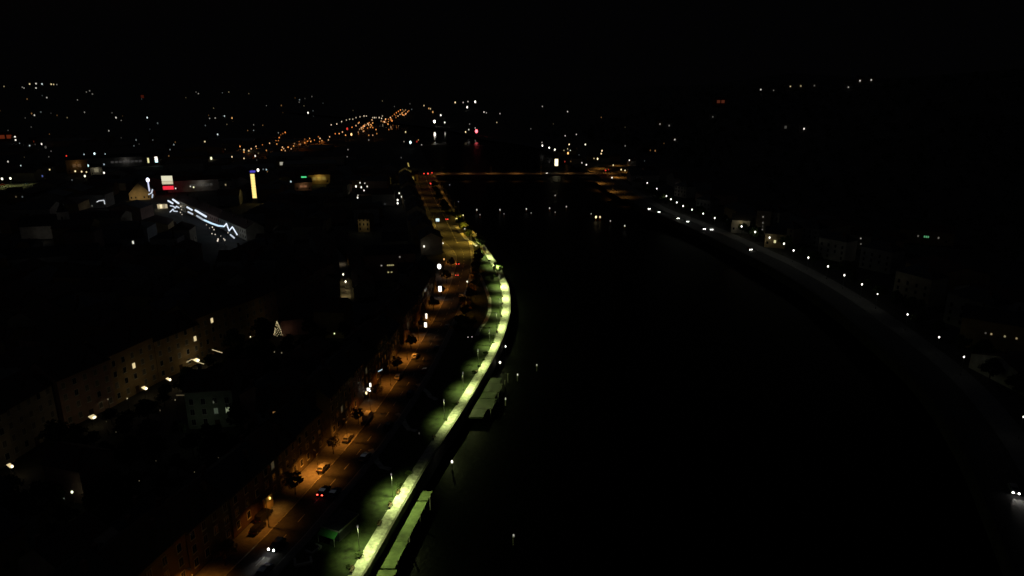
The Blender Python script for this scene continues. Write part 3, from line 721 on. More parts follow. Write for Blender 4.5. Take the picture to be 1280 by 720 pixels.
# pale U-shaped seat walls
for j, (px, py, rz, sz) in enumerate(((379,703,R(20),1.0),(392,688,R(60),.8))):
    p = S(px, py); t = thing('seat_wall', f'pale U-shaped low seat wall in the park, {["nearer the bottom edge","nearer the kiosk"][j]}', 'seat wall', (p.x, p.y, .05), rz)
    MB().box(-1.8*sz, 1.8*sz, -1.3*sz, -.9*sz, 0, .5).box(-1.8*sz, -1.4*sz, -.9*sz, 1.3*sz, 0, .5).box(1.4*sz, 1.8*sz, -.9*sz, .8*sz, 0, .5).obj('wall', M['concrete'], t)
    MB().box(-1.85*sz, 1.85*sz, -1.35*sz, -.85*sz, .503, .58).box(-1.85*sz, -1.35*sz, -.85*sz, 1.35*sz, .503, .58).box(1.35*sz, 1.85*sz, -.85*sz, .85*sz, .503, .58).obj('coping', M['paving'], t)

# ------------------------------------------------------------------ trees
def tree_proto(name, label, cat, hgt, cr, leafm, n, ls, group):
    t = thing(name, label, cat, (0,0,0), 0, group)
    b = MB(); th = hgt * .38
    b.tube((0,0,0), (.1,.05,th), hgt*.028, hgt*.019, 7)
    tips = []
    for k in range(8):
        a = k * 2.4; l = hgt * random.uniform(.25, .45); e = random.uniform(.5, 1.2)
        q = Vector((.1 + math.cos(a)*math.cos(e)*l, .05 + math.sin(a)*math.cos(e)*l, th*.95 + math.sin(e)*l)); b.tube((.1,.05,th*.92), q, hgt*.012, hgt*.004, 5); tips.append(q)
    b.obj('trunk', M['bark'], t)
    b = MB(); cl = []
    for q in tips: cl.append((q, cr * random.uniform(.35, .55)))
    for k in range(10):
        a = random.uniform(0, 6.28); rr = cr * random.uniform(.2, .85); z = hgt * random.uniform(.45, .93); f = 1 - abs(z/hgt - .62)
        cl.append((Vector((math.cos(a)*rr*f, math.sin(a)*rr*f, z)), cr * random.uniform(.25, .5)))
    for k in range(n):
        c, rr = random.choice(cl); v = Vector([random.gauss(0,1) for _ in '123']).normalized() * rr * random.random()**.4; v.z *= .75
        p = c + v; u = Vector([random.gauss(0,1) for _ in '123']).normalized(); w = u.orthogonal().normalized() * ls * random.uniform(.6,1.2); u = u * ls * random.uniform(.6, 1.3)
        b.add([p-u-w*.3, p-w, p+u+w*.2, p+w], [(0,1,2,3)])
    b.obj('crown', leafm, t); return t
pA = tree_proto('park_tree', 'x', 'tree', 8.5, 3.2, M['leaf'], 1500, .27, 'trees')
pB = tree_proto('park_tree', 'x', 'tree', 7, 2.6, M['leafa'], 1300, .25, 'trees')
pC = tree_proto('park_tree', 'x', 'tree', 9, 3.6, M['leaf'], 1500, .36, 'trees')
def trees(lst, proto, fmt, group, cat='tree'):
    lst = sorted(lst, key=lambda p: p[1])
    for j, (x, y) in enumerate(lst):
        o = dup(proto, (x, y, h(x, y)), random.uniform(0, 6.28), fmt.format(nth(j + 1)), group, random.uniform(.8, 1.15))
tb = [(RC(y) + RHW(y) + 3.2 + random.uniform(-.5, 2.2), y + random.uniform(-2, 2)) for y in range(258, 396, 11)]
trees(tb, pB, 'brown-leaved tree on the river side of the road bend, {} from bottom', 'brown trees along the road bend')
tg = [(QL(y) - WW(y) - random.uniform(2.5, 6), y) for y in range(436, 690, 14)]
tg += [(QL(y) - WW(y) * o, y) for y, o in ((350,1.0),(356,.55),(410,1.2),(424,1.0))]
trees(tg, pA, 'green tree near the river beyond the lit bend, {} towards the bridge', 'green trees beside the far road')
tr = []
for y in range(175, 680, 13): tr.append((RR(y) + 17 + random.uniform(-1.5, 3.5), y + random.uniform(-3, 3)))
trees(tr, pC, 'dark leafy tree behind the far right bank lamps, {} from the near end', 'trees on the far right bank')
# low shrubs along the inland edge of the walk
sh = thing('shrub', 'x', 'shrub', (0,0,0), 0, 'shrubs')
b = MB()
for k in range(260):
    v = Vector([random.gauss(0,1) for _ in '123']).normalized() * random.random()**.5; p = Vector((v.x*.8, v.y*.8, .45 + v.z*.45)); u = Vector([random.gauss(0,1) for _ in '123']).normalized() * .12; w = u.orthogonal().normalized() * .08
    b.add([p-u, p-w, p+u, p+w], [(0,1,2,3)])
b.obj('foliage', M['leaf'], sh); MB().tube((0,0,0), (0,0,.5), .04).obj('stem', M['bark'], sh)
sl = []
for y in range(106, 440, 6):
    if random.random() < .62: sl.append((QL(y) - WW(y) - .25 + random.uniform(-.5, .45), y + random.uniform(-2, 2)))
for j, (x, y) in enumerate(sl): dup(sh, (x, y, .1), random.uniform(0, 6), f'low shrub at the inland edge of the green-lit walk, {nth(j+1)} from bottom', 'shrubs edging the riverside walk', random.uniform(.6, 1.3))
tp = []  # trees added between the lamps to break the amber pools with shadow
for a_, b_ in zip(yl0, yl0[1:]):
    y = (a_ + b_) / 2 + random.uniform(-2, 2); tp.append((RC(y) - RHW(y) - 2.2, y))
pE = tree_proto('added_tree', 'x', 'tree', 6.2, 2.3, M['leafa'], 900, .24, 'trees')
trees(tp, pE, 'small street tree added to break up the amber pavement light, {} from bottom', 'street trees added to break up the pavement light')
pD = tree_proto('park_tree', 'x', 'tree', 8, 3.4, M['leaf2'], 700, .42, 'trees')
DARKTREE = pD
def erase(o):
    for c in list(o.children): erase(c)
    bpy.data.objects.remove(o)
for o in (pA, pB, pC, pE, sh): erase(o)

# ------------------------------------------------------------------ right bank: lamps, buildings
rl = [(809,229),(821,236),(833,245),(838.7,249),(846,253),(854,257.5),(865,262),(879,267),(893.5,272.5),(927,283),(944,290),(962,297),(980,304.5),(992,313),(1010.5,322),(1035,333),(1055.5,344),(1077.5,355.5),(1097,367.5),(1134.5,393),(1174,421.5),(1205,446),(1279.5,521)]
for j, (px, py) in enumerate(rl):
    glow_lamp(f'white globe street lamp along the far right bank road, {order(j, len(rl))}', 'white globe lamps along the far right bank', px, py, 7, (.95 if px < 900 else 1.15) if px not in (1097,) else .9, 2.6, (1,.97,.88), 0)
    light('POINT', (S(px, py, 7).x - 1.6, S(px, py, 7).y - .6, 6.6), 60 if px < 1000 else 36 if px < 1120 else 9, (.97,1,.8), rad=.3)
glow_lamp('dim lamp gap in the far right bank row, fainter than its neighbours', None, 909, 274.5, 7, .8, .12, (.9,.9,.8))
rb = [(872,264,14,9,'grey'),(925,288,16,11,'cream'),(953,294,15,16,'grey'),(970,304,16,10,'cream'),(1000,306,16,11,'grey'),(1030,326,17,12,'pale'),(1085,340,18,12,'grey'),(1130,380,18,13,'cream'),(1200,415,20,13,'grey'),(845,247,16,10,'pale')]
for j, (px, py, w, hg, kk) in enumerate(sorted(rb)):
    p = S(px, py); q = p + Vector((9, 5, 0)); dx = (RR(p.y+1) - RR(p.y-1)) / 2
    labs = {925:'cream villa front lit warm beside a right bank lamp', 953:'tall grey building with a column of lit stair windows on the right bank', 970:'low cream building with two tall yellow windows between right bank lamps'}
    t = house(labs.get(px, f'{kk} building standing dark behind the right bank lamps, {order(j, len(rb))}'), (q.x, q.y, 0), R(-90) - math.atan(dx) + R(25), w, 11, hg, 4, M[kk], M['slate'], 'buildings along the far right bank', hip=1)
    facade(t, w, 11, max(2, int(hg // 3.3)), 4, None, True)
def lit_house(label, px, py, z, col, st, w=12, d=10, hgt=9, r=.8, group=None, wall=None, aspect=1.3, extra=(), n=1, P=0):
    """a house with glowing panes: lit windows, and facade light put in as glow"""
    p = S(px, py, z); s = depth(p) / FPX; bear = math.atan2(p.x, p.y); gz = p.z - z
    c = Vector((math.sin(bear), math.cos(bear), 0)); side = Vector((c.y, -c.x, 0))
    hgt = max(hgt, z + r * s * aspect + 1); w = max(w, r * s * 2.2 * n + 4)
    q = p + c * (d/2 + .06)
    t = house(label, (q.x, q.y, gz), -bear, w, d, hgt, 3.5, wall or random.choice(walls), random.choice([M['tile'], M['slate']]), group, chim=1 if depth(p) < 1500 else 0, name='apartment_house' if w > 17 else 'small_house')
    for k in range(n): window(t, (k - (n-1)/2) * r * s * 2.2, -d/2 - .02, z, 0, 2*r*s*.8, 2*r*s*aspect*.8, col, st, True)
    window(t, -w*.36, -d/2, min(z, 3), 0, 1.2, 1.6, None, 1, True); window(t, w*.36, -d/2, min(z, 3), 0, 1.2, 1.6, None, 1, True)
    for ex, ez, ec, es in extra: window(t, ex * s, -d/2 - .02, z + ez * s, 0, 2*r*s*.8, 2*r*s*aspect*.8, ec, es, True)
    if P: light('POINT', p - c * 4 + Vector((0,0,2)), P, col, rad=.4)
    SEEN.append(p); return t
lit_house('right bank villa with one warm window beside the villa front', 926, 279, 7, Y, .12, r=1.6, P=110)
lit_house('right bank tower house with stacked stair windows', 953, 287, 4, W, .3, r=.6, hgt=17, w=9, extra=((0,-5 + 9,W,.1),(-.3,8.5,W,.25),(-.7,16,W,.35)))
lit_house('right bank house with two tall yellow windows between lamps', 968.6, 302, 4, (1,.95,.5), .9, r=.6, aspect=3.6, n=2)
lit_house('hillside house with one small window above the right bank lamps', 1076, 298, 7, W, .35, r=.7, extra=((1,-7,W,.15),))
lit_house('hillside house with a bright warm window right of the small-window house', 1102, 316, 4, (1,.95,.7), .9, r=.8, P=40)
lit_house('long hillside house with a faint streak of light on its eaves', 1115, 308, 5, W, .18, r=1.2, aspect=.6, n=2)
lit_house('hillside building with green glowing windows at the right', 1158, 296, 5, GN, .3, w=30, r=.9, aspect=1.5, n=3, extra=((13,0,W,.12),(-9,0,W,.08)))
lit_house('dark apartment house with a row of dim yellow windows at the right edge', 1256, 420.5, 7, (1,.9,.5), .25, w=28, hgt=12, r=1.1, aspect=1.2, extra=((-20,0,W,.06),(-14,0,Y,.3),(12,0,Y,.25)))

# hill lights on the skyline of the right
hl = [(951,112,.8,.7),(967,113,.6,.15),(988,108,.7,.7),(1001,107.5,.9,.35),(1018,107,.8,.1),(1060,105,.6,.2),(1060.5,109,.7,.4),(1075,101,.8,.9),(1089,100,.8,.7),(1005,161,.9,1.2),(982,159,1.6,.05),(891,146,.7,.12),(825,155,.7,.4),(836.5,157,.7,.3),(843.5,174.5,.8,.7)]
for j, (px, py, r, st) in enumerate(sorted(hl)):
    lit_house(f'small house with one lit window high on the right hills, {order(j, len(hl))}', px, py, 4, Y if 985 < px < 1002 else W, st, r=r, group='lit houses on the right hills')
lit_house('wide building washed in dull red light on the right hill', 901, 127, 6, (1,.22,.1), .06, w=30, r=2.4, aspect=.9, n=2, wall=M['redlit'])  # glowing red panes stand for red light on the front

# ------------------------------------------------------------------ the right end of the bridge: junction
for j, (px, py, P) in enumerate([(735,214,900),(748,211,1500),(760,217,700),(775,222,900),(785,215,800),(752,229,1200),(766,239,900),(781,246,300),(770,207,700)]):
    p = S(px, py); arm_lamp(f'orange street lamp at the junction right of the bridge, {nth(j+1)} of the cluster', 'orange lamps at the right bridge junction', (p.x, p.y), R(40 * j), P * 7, (1,.4,.06), 9, 2, 140, .3)
path([G(*p) for p in ((735,220),(752,229),(766,239),(784,249))], 9, .04, 'road', M['asphalt'])
path([G(*p) for p in ((735,217),(757,216),(776,218),(787,217),(786,211),(772,206),(750,205),(735,210))], 9, .05, 'road', M['asphalt'])
jl = [(678,182,1,2.5,W),(677.5,178,.6,.5,W),(686.5,184.7,1,2.5,W),(693.5,187,1,2.5,W),(711.5,180.5,.8,1.8,Y),(709.5,186,.6,.6,Y),(713,188,.6,.8,W),(705,188,.6,.5,Y),(710,191.5,1.2,2,O),(731.7,180.6,.9,1.6,(1,1,.7)),(752.5,188.5,.9,1.5,Y),(751.5,192,.8,1.4,Y),
      (747,198.5,1,2.5,Y),(742.5,198,.6,.8,Y),(727.5,203.5,.7,.9,W),(733,206,.9,1.5,W),(765,222,.9,1.6,W),(766.5,206.5,.8,1.2,Y),(776.5,212,.9,1.4,Y),(781.3,213,.8,1.4,Y),(786.7,200.3,.8,1.2,W),(796,223,.5,.3,W),(706,202,.9,.3,RD),(706.5,169.7,.7,.7,W),(720.5,168,.7,.6,W),
      (709.5,139.5,.7,.8,W),(678,133,.6,.5,W),(663.5,161,.7,.1,W),(781.5,182.3,1,.12,W),(760.7,212,.6,.6,RD),(813,188,.9,.12,O),(819,188.5,.9,.3,O)]
jl.sort()
for j, (px, py, r, st, c) in enumerate(jl):
    cn = {W:'white', Y:'warm yellow', O:'orange', RD:'red'}.get(c, 'pale yellow')
    glow_lamp(f'{cn} lamp in the lit quarter beyond the bridge\'s right end, {order(j, len(jl))}', 'lamps beyond the right end of the bridge', px, py, 8, r, st, c)
sign('tall bright yellow-white glowing sign on the bank beyond the bridge', 695.5, 203, 6, 4.0, 8.5, (1,.88,.5), 2.4)
for j, (px, py) in enumerate([(722,205),(741,202),(756,204),(770,202),(792,208),(700,196),(716,194),(800,236),(812,220)]):
    p = S(px, py); house(f'dark {["gabled","hipped"][j % 2]} house among the junction lamps right of the bridge', (p.x, p.y + 10, 0), random.uniform(-.5, .5), 12, 10, 6.5, 3.2, walls[j % 5], M['tile'], 'houses at the right bridge junction', hip=j % 2)

# ------------------------------------------------------------------ centre distance: orange yards, far lights
og = [(300,183),(305,190),(311,188),(314,186),(320,183),(328,181),(337,179),(345,176),(346,180),(348,176),(349,172),(351,168.5),(353.5,167),(356.5,165.5),(353,184),(352,187.5),(333,188),(360,184),(367,182.5),(368,179.5),(374,180.5),(374,177),(381,174),(381,178.5),(387,173),(393,175),(398,171),(400,173),(412,171),
      (424,167),(428,165),(440,159),(445,157),(448,154),(449,153),(449.5,161.5),(451.5,160.2),(453.5,159),(455.5,157.6),(457.5,156.2),(459.5,154.8),(461.5,153.4),(463,159),(466,159.5),(470,162),(466,169),(471,167),(461,169),(465,150),
      (485.5,149),(488,147),(490.5,145),(493,143),(495.5,141),(498,139.2),(500.5,137.5),(495,147),(497.5,145),(500,143),(502.5,141),(505,139),(507,137.5),(505,144),(507.5,142),(509.5,140),(511,138.5),(485,155),(486,162),(485.5,152),(490,151)]
ry = random.Random(5)
for k in range(16): f = ry.random(); og.append((448 + 16*f + ry.uniform(-3,3), 164 - 11*f + ry.uniform(-1.2,4)))
for k in range(18): f = ry.random(); og.append((478 + 32*f + ry.uniform(-2,2), 152 - 13.5*f + ry.uniform(-1.5,3.5)))
for k in range(12): f = ry.random(); og.append((352 + 80*f, 184 - 20*f + ry.uniform(-1,6)))
og.sort()
for j, (px, py) in enumerate(og):
    big = py < 150
    glow_lamp(f'orange mast lamp in the sweeping rows of the distant yards, {order(j, len(og))}', 'orange mast lamps of the distant yards', px, py, 10, random.uniform(.5, .8), random.uniform(.35, 1.7), random.choice([(1,.4,.1),(1,.3,.06),(1,.55,.26)]), 5000 if j % 2 == 0 else 0, (1,.3,.04))
wg = [(414,156),(421,155),(427,152),(433,150),(437,149),(441,149),(445,147),(450,146),(455,145),(458,145),(466,147),(468,147),(470,147),(474,147),(478,145),(477,148)]
for j, (px, py) in enumerate(wg): glow_lamp(f'pale warm lamp in the upper curved row above the yards, {order(j, len(wg))}', 'pale lamps of the upper curved row', px, py, 10, .65, random.uniform(.6, 1.3), (1,.8,.55))
glow_lamp('bright amber light low in the orange yards', None, 439.2, 168, 9, 1.3, 2.2, (1,.62,.25)); glow_lamp('bright red light in the upper yards', None, 434, 161, 9, 1.3, .9, RD)
far = [(530,132,.8,.6,Y),(536,135.5,.9,.6,O),(541,140,1,.7,O),(538,136,.7,.8,Y),(551,144,1.0,2,W),(556,153,.9,1.6,W),(569,128,.9,1.4,Y),(579,128,.7,.6,W),(585,127,.7,.6,W),(594,127.2,1.2,2.5,W),(584,134,1.1,2.2,W),(605,140,.7,1,W),(608,141,.6,.5,W),(625,142,.6,.6,W),(587,155,.6,.3,W),(586,162,.8,.7,W),
       (582,165,.9,1.2,Y),(594,160,.6,.6,W),(621,153,.7,.5,Y),(507,165,.9,.9,Y),(523,175,.6,.7,O),(527,181,.6,.6,W),(505,177,.5,.5,W),(521,177,1,.35,RD),(461,175,.6,.4,W),(435,187,.6,.4,W),(434,196,.6,.3,W),(385,141,1,2,W),(348,166,.6,.3,W),(333,132,.5,.2,W),(501.5,197,.5,.3,W)]
far.sort()
for j, (px, py, r, st, c) in enumerate(far):
    cn = {W:'white', Y:'warm', O:'orange', RD:'dull red'}[c]
    glow_lamp(f'{cn} distant lamp on the valley floor up the river, {order(j, len(far))}', 'distant lamps up the river', px, py, 10, r, st, c)
rnd = random.Random(11); fp = []  # randomly scattered light points added for the town's faint speckle
while len(fp) < 38:
    px, py = rnd.uniform(0, 335), rnd.uniform(118, 215)
    if all(abs(px - q[0]) + abs(py - q[1]) > 7 for q in fp): fp.append((px, py))
for k in range(16): fp.append((rnd.uniform(335, 520), rnd.uniform(119, 141)))
for k in range(10): fp.append((rnd.uniform(680, 850), rnd.uniform(140, 205)))
fp.sort()
for j, (px, py) in enumerate(fp):
    glow_lamp(f'tiny faint added light among the distant dark houses, {order(j, len(fp))} of the faint ones', 'tiny faint lights added to the distant town', px, py, 6, rnd.uniform(.55, .8), rnd.choice([.04, .07, .12, .22]), rnd.choice([W, Y, O, (.85,1,1)]))
def on_bank(label, px, py, yb, hh, r, st, col):
    """lamp standing at the far water's edge, mirrored in the calm reach"""
    d = ray(px, py); tt = yb / d.y; p = Vector((0,0,HCAM)) + d * tt; rad = r * depth(p) / FPX
    b = MB(); b.tube((0,0,0), (0,0,p.z), .3, .2, 6, 0); b.ball((0,0,p.z), rad, 8, 5, 1, 1.3)
    tag(b.obj('mast_lamp', [M['metal'], em(col, st)], None, (p.x, p.y, 0)), label, 'lamp'); SEEN.append(p)
on_bank('bright white mast lamp mirrored in the far river reach', 543, 152, 1905, 14, 1.3, 7, W)
on_bank('bright red mast lamp mirrored in the far river reach', 595.5, 164, 1478, 15, 1.7, 5, (1,.1,.12))
glow_lamp('brilliant cyan-white flood lamp left of the river below the far lights', None, 513, 178, 10, 1.6, 2.2, (.75,1,.97), 900)

# ------------------------------------------------------------------ left plain: lights, lit houses, special buildings
lp = [(5,108,.7,.5),(30,110,.7,.5),(37,105,.9,1.2),(45,104.5,.9,1.2),(45,110,.8,1.1),(52.5,105,.9,1.2),(64,105.3,.9,1.2),(67,105.5,.8,.9),(71,105.7,.6,.4),(28,109,.7,.5),(58.5,122,.8,.7),(108,115,.6,.3),(112,113.5,.8,.25),(115.5,117.5,.9,.2),(43,144,.8,1),(51,140,1,.12),(84,147,.7,.25),(140,141,.7,.12),(145,147,.9,1),(151.5,150.5,.6,.3),
      (184,147,.9,1.6),(197,154,1,.12),(136,163.5,.8,.5),(245,115,.5,.3),(248,117,.6,.6),(278,116,.5,.2),(286,115,.6,.4),(311,117,.6,.2),(262,148,.7,.4),(269,147.5,.8,.5),(280.5,145,.8,.9),(272,168,.9,1.2),(256,177,.9,1.6),(217,181,.9,1),(212.5,187,.7,.3),(191,175,.6,.2),(317,156,.6,.3),(317,163,.6,.4),
      (52,180,1,1.5),(37,182,.8,.9),(57,184,1.4,.1),(61,196,.5,.25),(26,207,.8,.8),(10,202,1,.8),(62,212,.9,1.5),(20,246,1,.12),(28,246,1,.12),(282,231,1,.5),(90,225,.8,.15)]
lp.sort()
for j, (px, py, r, st) in enumerate(lp):
    lab = f'dark house with one {"bright" if st > .8 else "faint"} white window on the left plain, {order(j, len(lp))}'
    if j % 2 == 0 or py < 125: lit_house(lab, px, py, 5, random.choice([W, W, Y, (.85,1,1)]), st * .7, r=r * .85, group='dark houses with one lit window on the left plain')
    else: glow_lamp(f'{"bright" if st > .8 else "faint"} white lamp among the dark houses of the left plain, {order(j, len(lp))}', 'white lamps on the left plain', px, py, 7, r, st * .75, random.choice([W, (.85,1,1)]))
cy = [(105,193,.8,.7,C),(118,192,1.3,2,C),(132,193,1.1,1.6,C),(111.5,199.5,1.2,1.5,(.45,1,1)),(110,207,1.3,1.8,(.6,1,.95)),(130,205.5,1,.5,C),(173,194,1.2,1.5,(1,1,.5)),(161,200.5,1,1.4,(1,1,.7)),(130,216,1.2,2,W),(106,220,1.4,1.6,(1,1,.75)),(94,214,1.1,1.5,Y),(102,214.5,1.1,1.3,Y),(108,215,1,1,Y),(53,220,1.3,.25,BL),(83,195,1,1,RD),(290,147.5,.9,1.1,O),(264,198,1.8,1.3,(1,1,.6)),(290,196,.9,1.2,Y),(305,198,.9,1.1,Y),(319,195,1.1,1.4,W),(305,187.5,1.1,1,Y),(311,188.5,1,1,Y),(322.5,212.5,1.9,2.6,W),(333,212,1,.7,C),(363.5,227,1.2,.8,C),(219.5,235.5,1,.9,W),(222.5,228,.8,.4,Y),(242,234,1.1,1.3,(1,1,.6)),(238,233,.8,1,W),(115,257.5,1,.15,W)]
cy.sort()
for j, (px, py, r, st, c) in enumerate(cy):
    cn = {C:'cyan-white', W:'white', Y:'warm', O:'orange', RD:'red', BL:'dim blue'}.get(c, 'pale coloured')
    glow_lamp(f'{cn} lamp in the bright left district around the billboard, {order(j, len(cy))}', 'lamps of the bright left district', px, py, 7, r * .9, st, c, 60 if st > 1.3 else 0)
lit_house('tall narrow house with an upright yellow lit stairwell on the left', 185.3, 200.5, 7, (1,.95,.45), .9, r=1.1, aspect=3.4)
lit_house('pale house with a brilliant cyan-white window on the left', 195.5, 201, 6, (.6,1,1), 1.8, r=1.9, aspect=1.3, extra=((0,3,W,2),))
lit_house('wide red-lit building at the left edge of the photo', 7, 171, 8, (1,.16,.05), .09, w=45, r=3.2, aspect=.85, n=2, wall=M['redlit'])  # dim red panes put the red light of the facade in as glow
lit_house('white-lamped house just right of the red-lit building', 19.5, 175, 6, W, 1.4, r=.9, aspect=1, extra=((0,4,W,1.4),))
lit_house('small house washed dull red right of the red-lit building', 41, 177, 5, (1,.16,.05), .08, r=1.6, aspect=.8, wall=M['redlit'])
lit_house('faint red-lit house low on the left skyline', 178, 121, 5, (1,.14,.06), .04, r=2.0, wall=M['redlit'], extra=((9,-4,(1,.14,.06),.05),))
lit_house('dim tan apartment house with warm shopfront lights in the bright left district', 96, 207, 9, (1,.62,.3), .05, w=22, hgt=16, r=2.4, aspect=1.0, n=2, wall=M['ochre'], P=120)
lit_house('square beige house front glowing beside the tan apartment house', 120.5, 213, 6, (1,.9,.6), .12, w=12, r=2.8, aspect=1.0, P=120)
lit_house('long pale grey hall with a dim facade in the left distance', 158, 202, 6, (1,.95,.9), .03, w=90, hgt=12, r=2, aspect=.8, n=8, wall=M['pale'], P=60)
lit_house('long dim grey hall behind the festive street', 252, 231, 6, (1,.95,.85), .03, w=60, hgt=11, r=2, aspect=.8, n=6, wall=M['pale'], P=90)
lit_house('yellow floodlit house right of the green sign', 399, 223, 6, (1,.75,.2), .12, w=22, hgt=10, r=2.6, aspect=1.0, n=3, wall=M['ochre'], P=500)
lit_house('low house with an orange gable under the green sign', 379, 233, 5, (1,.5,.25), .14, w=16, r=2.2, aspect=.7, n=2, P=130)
sign('green glowing shop sign between the yellow banner and yellow house', 380, 223, 7, 5.5, 4.2, (.1,.85,.3), .9)
lit_house('house with one square pale window left of the green sign', 352, 204.5, 6, (1,.95,.75), .35, r=2.6, aspect=.9)
# buildings with small windows left of the far road
for j, a_ in enumerate([(445,233,1.2,2),(450,228.5,1,1),(451.5,234,1.2,1.3),(456,229,.8,.7),(459,233,1,1),(455,238,1,1.1),(447,247,1.2,1.2),(447.5,244,.8,.6),(499,241.5,1,1.3),(502,246,1,1.3),(497,250,1.2,2),(497,254,1.2,2.2),(513,251,1.1,1.8),(513,256,1.2,2),(515,261,1,1.6),(518,265,.8,1),(519,246.5,1,1.3),(522,249.5,1,1.1),(481,255,.8,.15),(539.5,285,1,1.6),(543,293,1,1.6),(549.5,298.5,1,1.6),(553.7,304,1,1.3),(531,301.5,1,1.5),(530,308,1.3,1.6),(579,269,.9,.9),(581,286,.8,.7),(595,307,1,.8),(573,252,.5,.3),(562,231,.6,.25)]):
    px, py, r, st = a_
    glow_lamp(f'white lamp in the scattered cluster left of the far road, {nth(j+1)} counting by street', 'white lamps left of the far road', px, py, 6, r, st, (1,.95,.8) if st > .5 else (.8,.85,.9), 6)
lit_house('dark office block with rows of small yellow windows', 488, 331.5, 8, (1,.9,.4), .35, w=26, hgt=14, r=1.0, aspect=.9, n=4, extra=((-11,0,W,.3),(12,10,W,.25),(-3,-9,(1,.9,.4),.4),(1,-9,(1,.9,.4),.35)))
lit_house('dark house with three small white windows above the grey gable', 519, 347.5, 7, (1,.95,.7), .5, w=16, hgt=10, r=.9, aspect=1, n=3)
p = S(517, 384); t = house('grey gable-end house catching faint light above the shop signs', (p.x, p.y + 6, 0), R(-10), 10, 12, 9, 3, M['pale'], M['slate'])
facade(t, 10, 12, 2, 3, None); light('POINT', (p.x + 2, p.y - 4, 5), 26, (.95,.95,.8), rad=.3); SEEN += [p + Vector((-2,-.5,4)), p + Vector((3,-.5,4)), p + Vector((0,-.5,8))]  # point light added without a fixture for the faint light on the gable
p = S(456, 290); t = house('pale yellow house front dimly lit above the narrow lane', (p.x, p.y + 6, 0), R(-4), 8, 12, 9, 3, M['ochre'], M['tile']); facade(t, 8, 12, 3, 3, None, True)
light('POINT', (p.x - .5, p.y - 4, 6), 75, (1,.9,.5), rad=.3); SEEN += [p + Vector((-2,-.5,4)), p + Vector((1,-.5,8))]
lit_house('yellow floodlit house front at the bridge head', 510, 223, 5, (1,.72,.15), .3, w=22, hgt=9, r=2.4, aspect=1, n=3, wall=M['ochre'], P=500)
garland('yellow glowing line standing in for the lit street behind the bridge head', None, [(510,204),(512,212),(514.5,219)], 6, .8, (1,.75,.2), .35)  # glowing tube put in for the light of the street itself
# pale strip with added spots standing in for the yellow-lit wall
b = MB(); pts = [S(571,284), S(577,291), S(583,299), S(590,304), S(597,308)]
path([(p.x, p.y) for p in pts], 2.6, .16, 'footpath', M['paving'])
for p in pts: light('SPOT', (p.x - .5, p.y, 6), 500, (1,.82,.25), None, None, 110, 1, .2)

# billboard, star mast, gable hall, banner tower, festive street
p = S(209, 225, 14); t = thing('billboard', 'cream glowing billboard over a red glowing strip above the festive street', 'billboard', (p.x, p.y, 0), R(10)); s = depth(p) / FPX
MB().box(-7*s, 7*s, -.2, .6, 14 - 6*s, 14 + 6*s).obj('casing', M['darkmetal'], t)
MB().box(-6.4*s, 6.4*s, -.35, -.21, 14 - 1.2*s, 14 + 5.2*s).obj('panel', em((1,.95,.68), .75), t)
MB().box(-6.4*s, 6.4*s, -.35, -.21, 14 - 5.2*s, 14 - 1.5*s).obj('panel', em((1,.9,.6), .6), t)
MB().box(-6.2*s, 6.2*s, -.3, .4, 14 - 12*s, 14 - 7.6*s).obj('red_strip', em((1,.03,.06), .9), t)
for q in (-4*s, 4*s): MB().tube((q,.3,0), (q,.3,14 - 6*s), .25).obj('post', M['metal'], t)
SEEN += [p, p - Vector((0,0,7))]
p = S(184.7, 225, 26); t = thing('star_mast', 'tall mast with a violet-white star light left of the billboard', 'light mast', (p.x, p.y, 0)); s = depth(p) / FPX
MB().tube((0,0,0), (0,0,26), .15).obj('mast', M['metal'], t); MB().ball((0,0,26), 2.0*s, 10, 6, 0, 1.4).obj('star', em((.8,.8,1), 2.5), t)
MB().tube((.2,-.3,26 - 14*s), (.1,-.3,26 - 2*s), .8*s).obj('light_tube', em((.72,.76,1), 1.0), t); SEEN += [p, p - Vector((0,0,4))]
ww = (.78,.87,1)
gl = [([(190.5,237),(189.5,241),(186,243)],.7,.8,'curved short white garland under the star mast'),([(190.8,243),(190.3,247)],.7,.7,'tiny upright white garland under the star mast'),
      ([(210.3,251),(215.8,254.2)],1.0,1.0,'upper left short white bar of the festive street'),([(216,249.3),(223.3,254.2)],1.0,1.1,'topmost slanting white bar of the festive street'),
      ([(213,257.2),(217,258),(219,260.2),(220.5,257.8),(223.7,259.7)],.7,.8,'wavy white garland at the festive street head'),([(212.6,264.9),(216.4,261.4),(217.5,264),(221.7,264.2)],.7,.8,'crooked white garland at the lower festive street head'),
      ([(233.9,258.9),(240,262.5)],1.0,1.0,'upper of two short parallel white bars'),([(235.3,264.9),(240.6,267.6)],.9,.8,'lower of two short parallel white bars'),
      ([(244.2,262.8),(257.5,270.8)],1.1,1.1,'long upper white bar in the middle of the festive street'),([(246,269.7),(255,275.3)],1.0,.5,'dimmer white bar below the long upper bar'),
      ([(255.7,275.3),(264,279),(273,282.2),(280,283)],1.1,1.1,'long blue-white garland running to the star zigzag'),([(280,283),(283,279.4),(286.3,288.5),(290.4,283.6),(296.4,293.3)],.9,1.2,'star-shaped zigzag white garland at the festive street end'),([(288,293.3),(292.8,297.5)],.9,.7,'small last white bar under the zigzag garland')]
for pts, r, st, lab in gl: garland(lab, 'white garlands of the festive street', pts, 9, r * (.8 if 'zigzag white' in lab else 1.0), ww if 'blue' not in lab else (.6,.82,1), st)
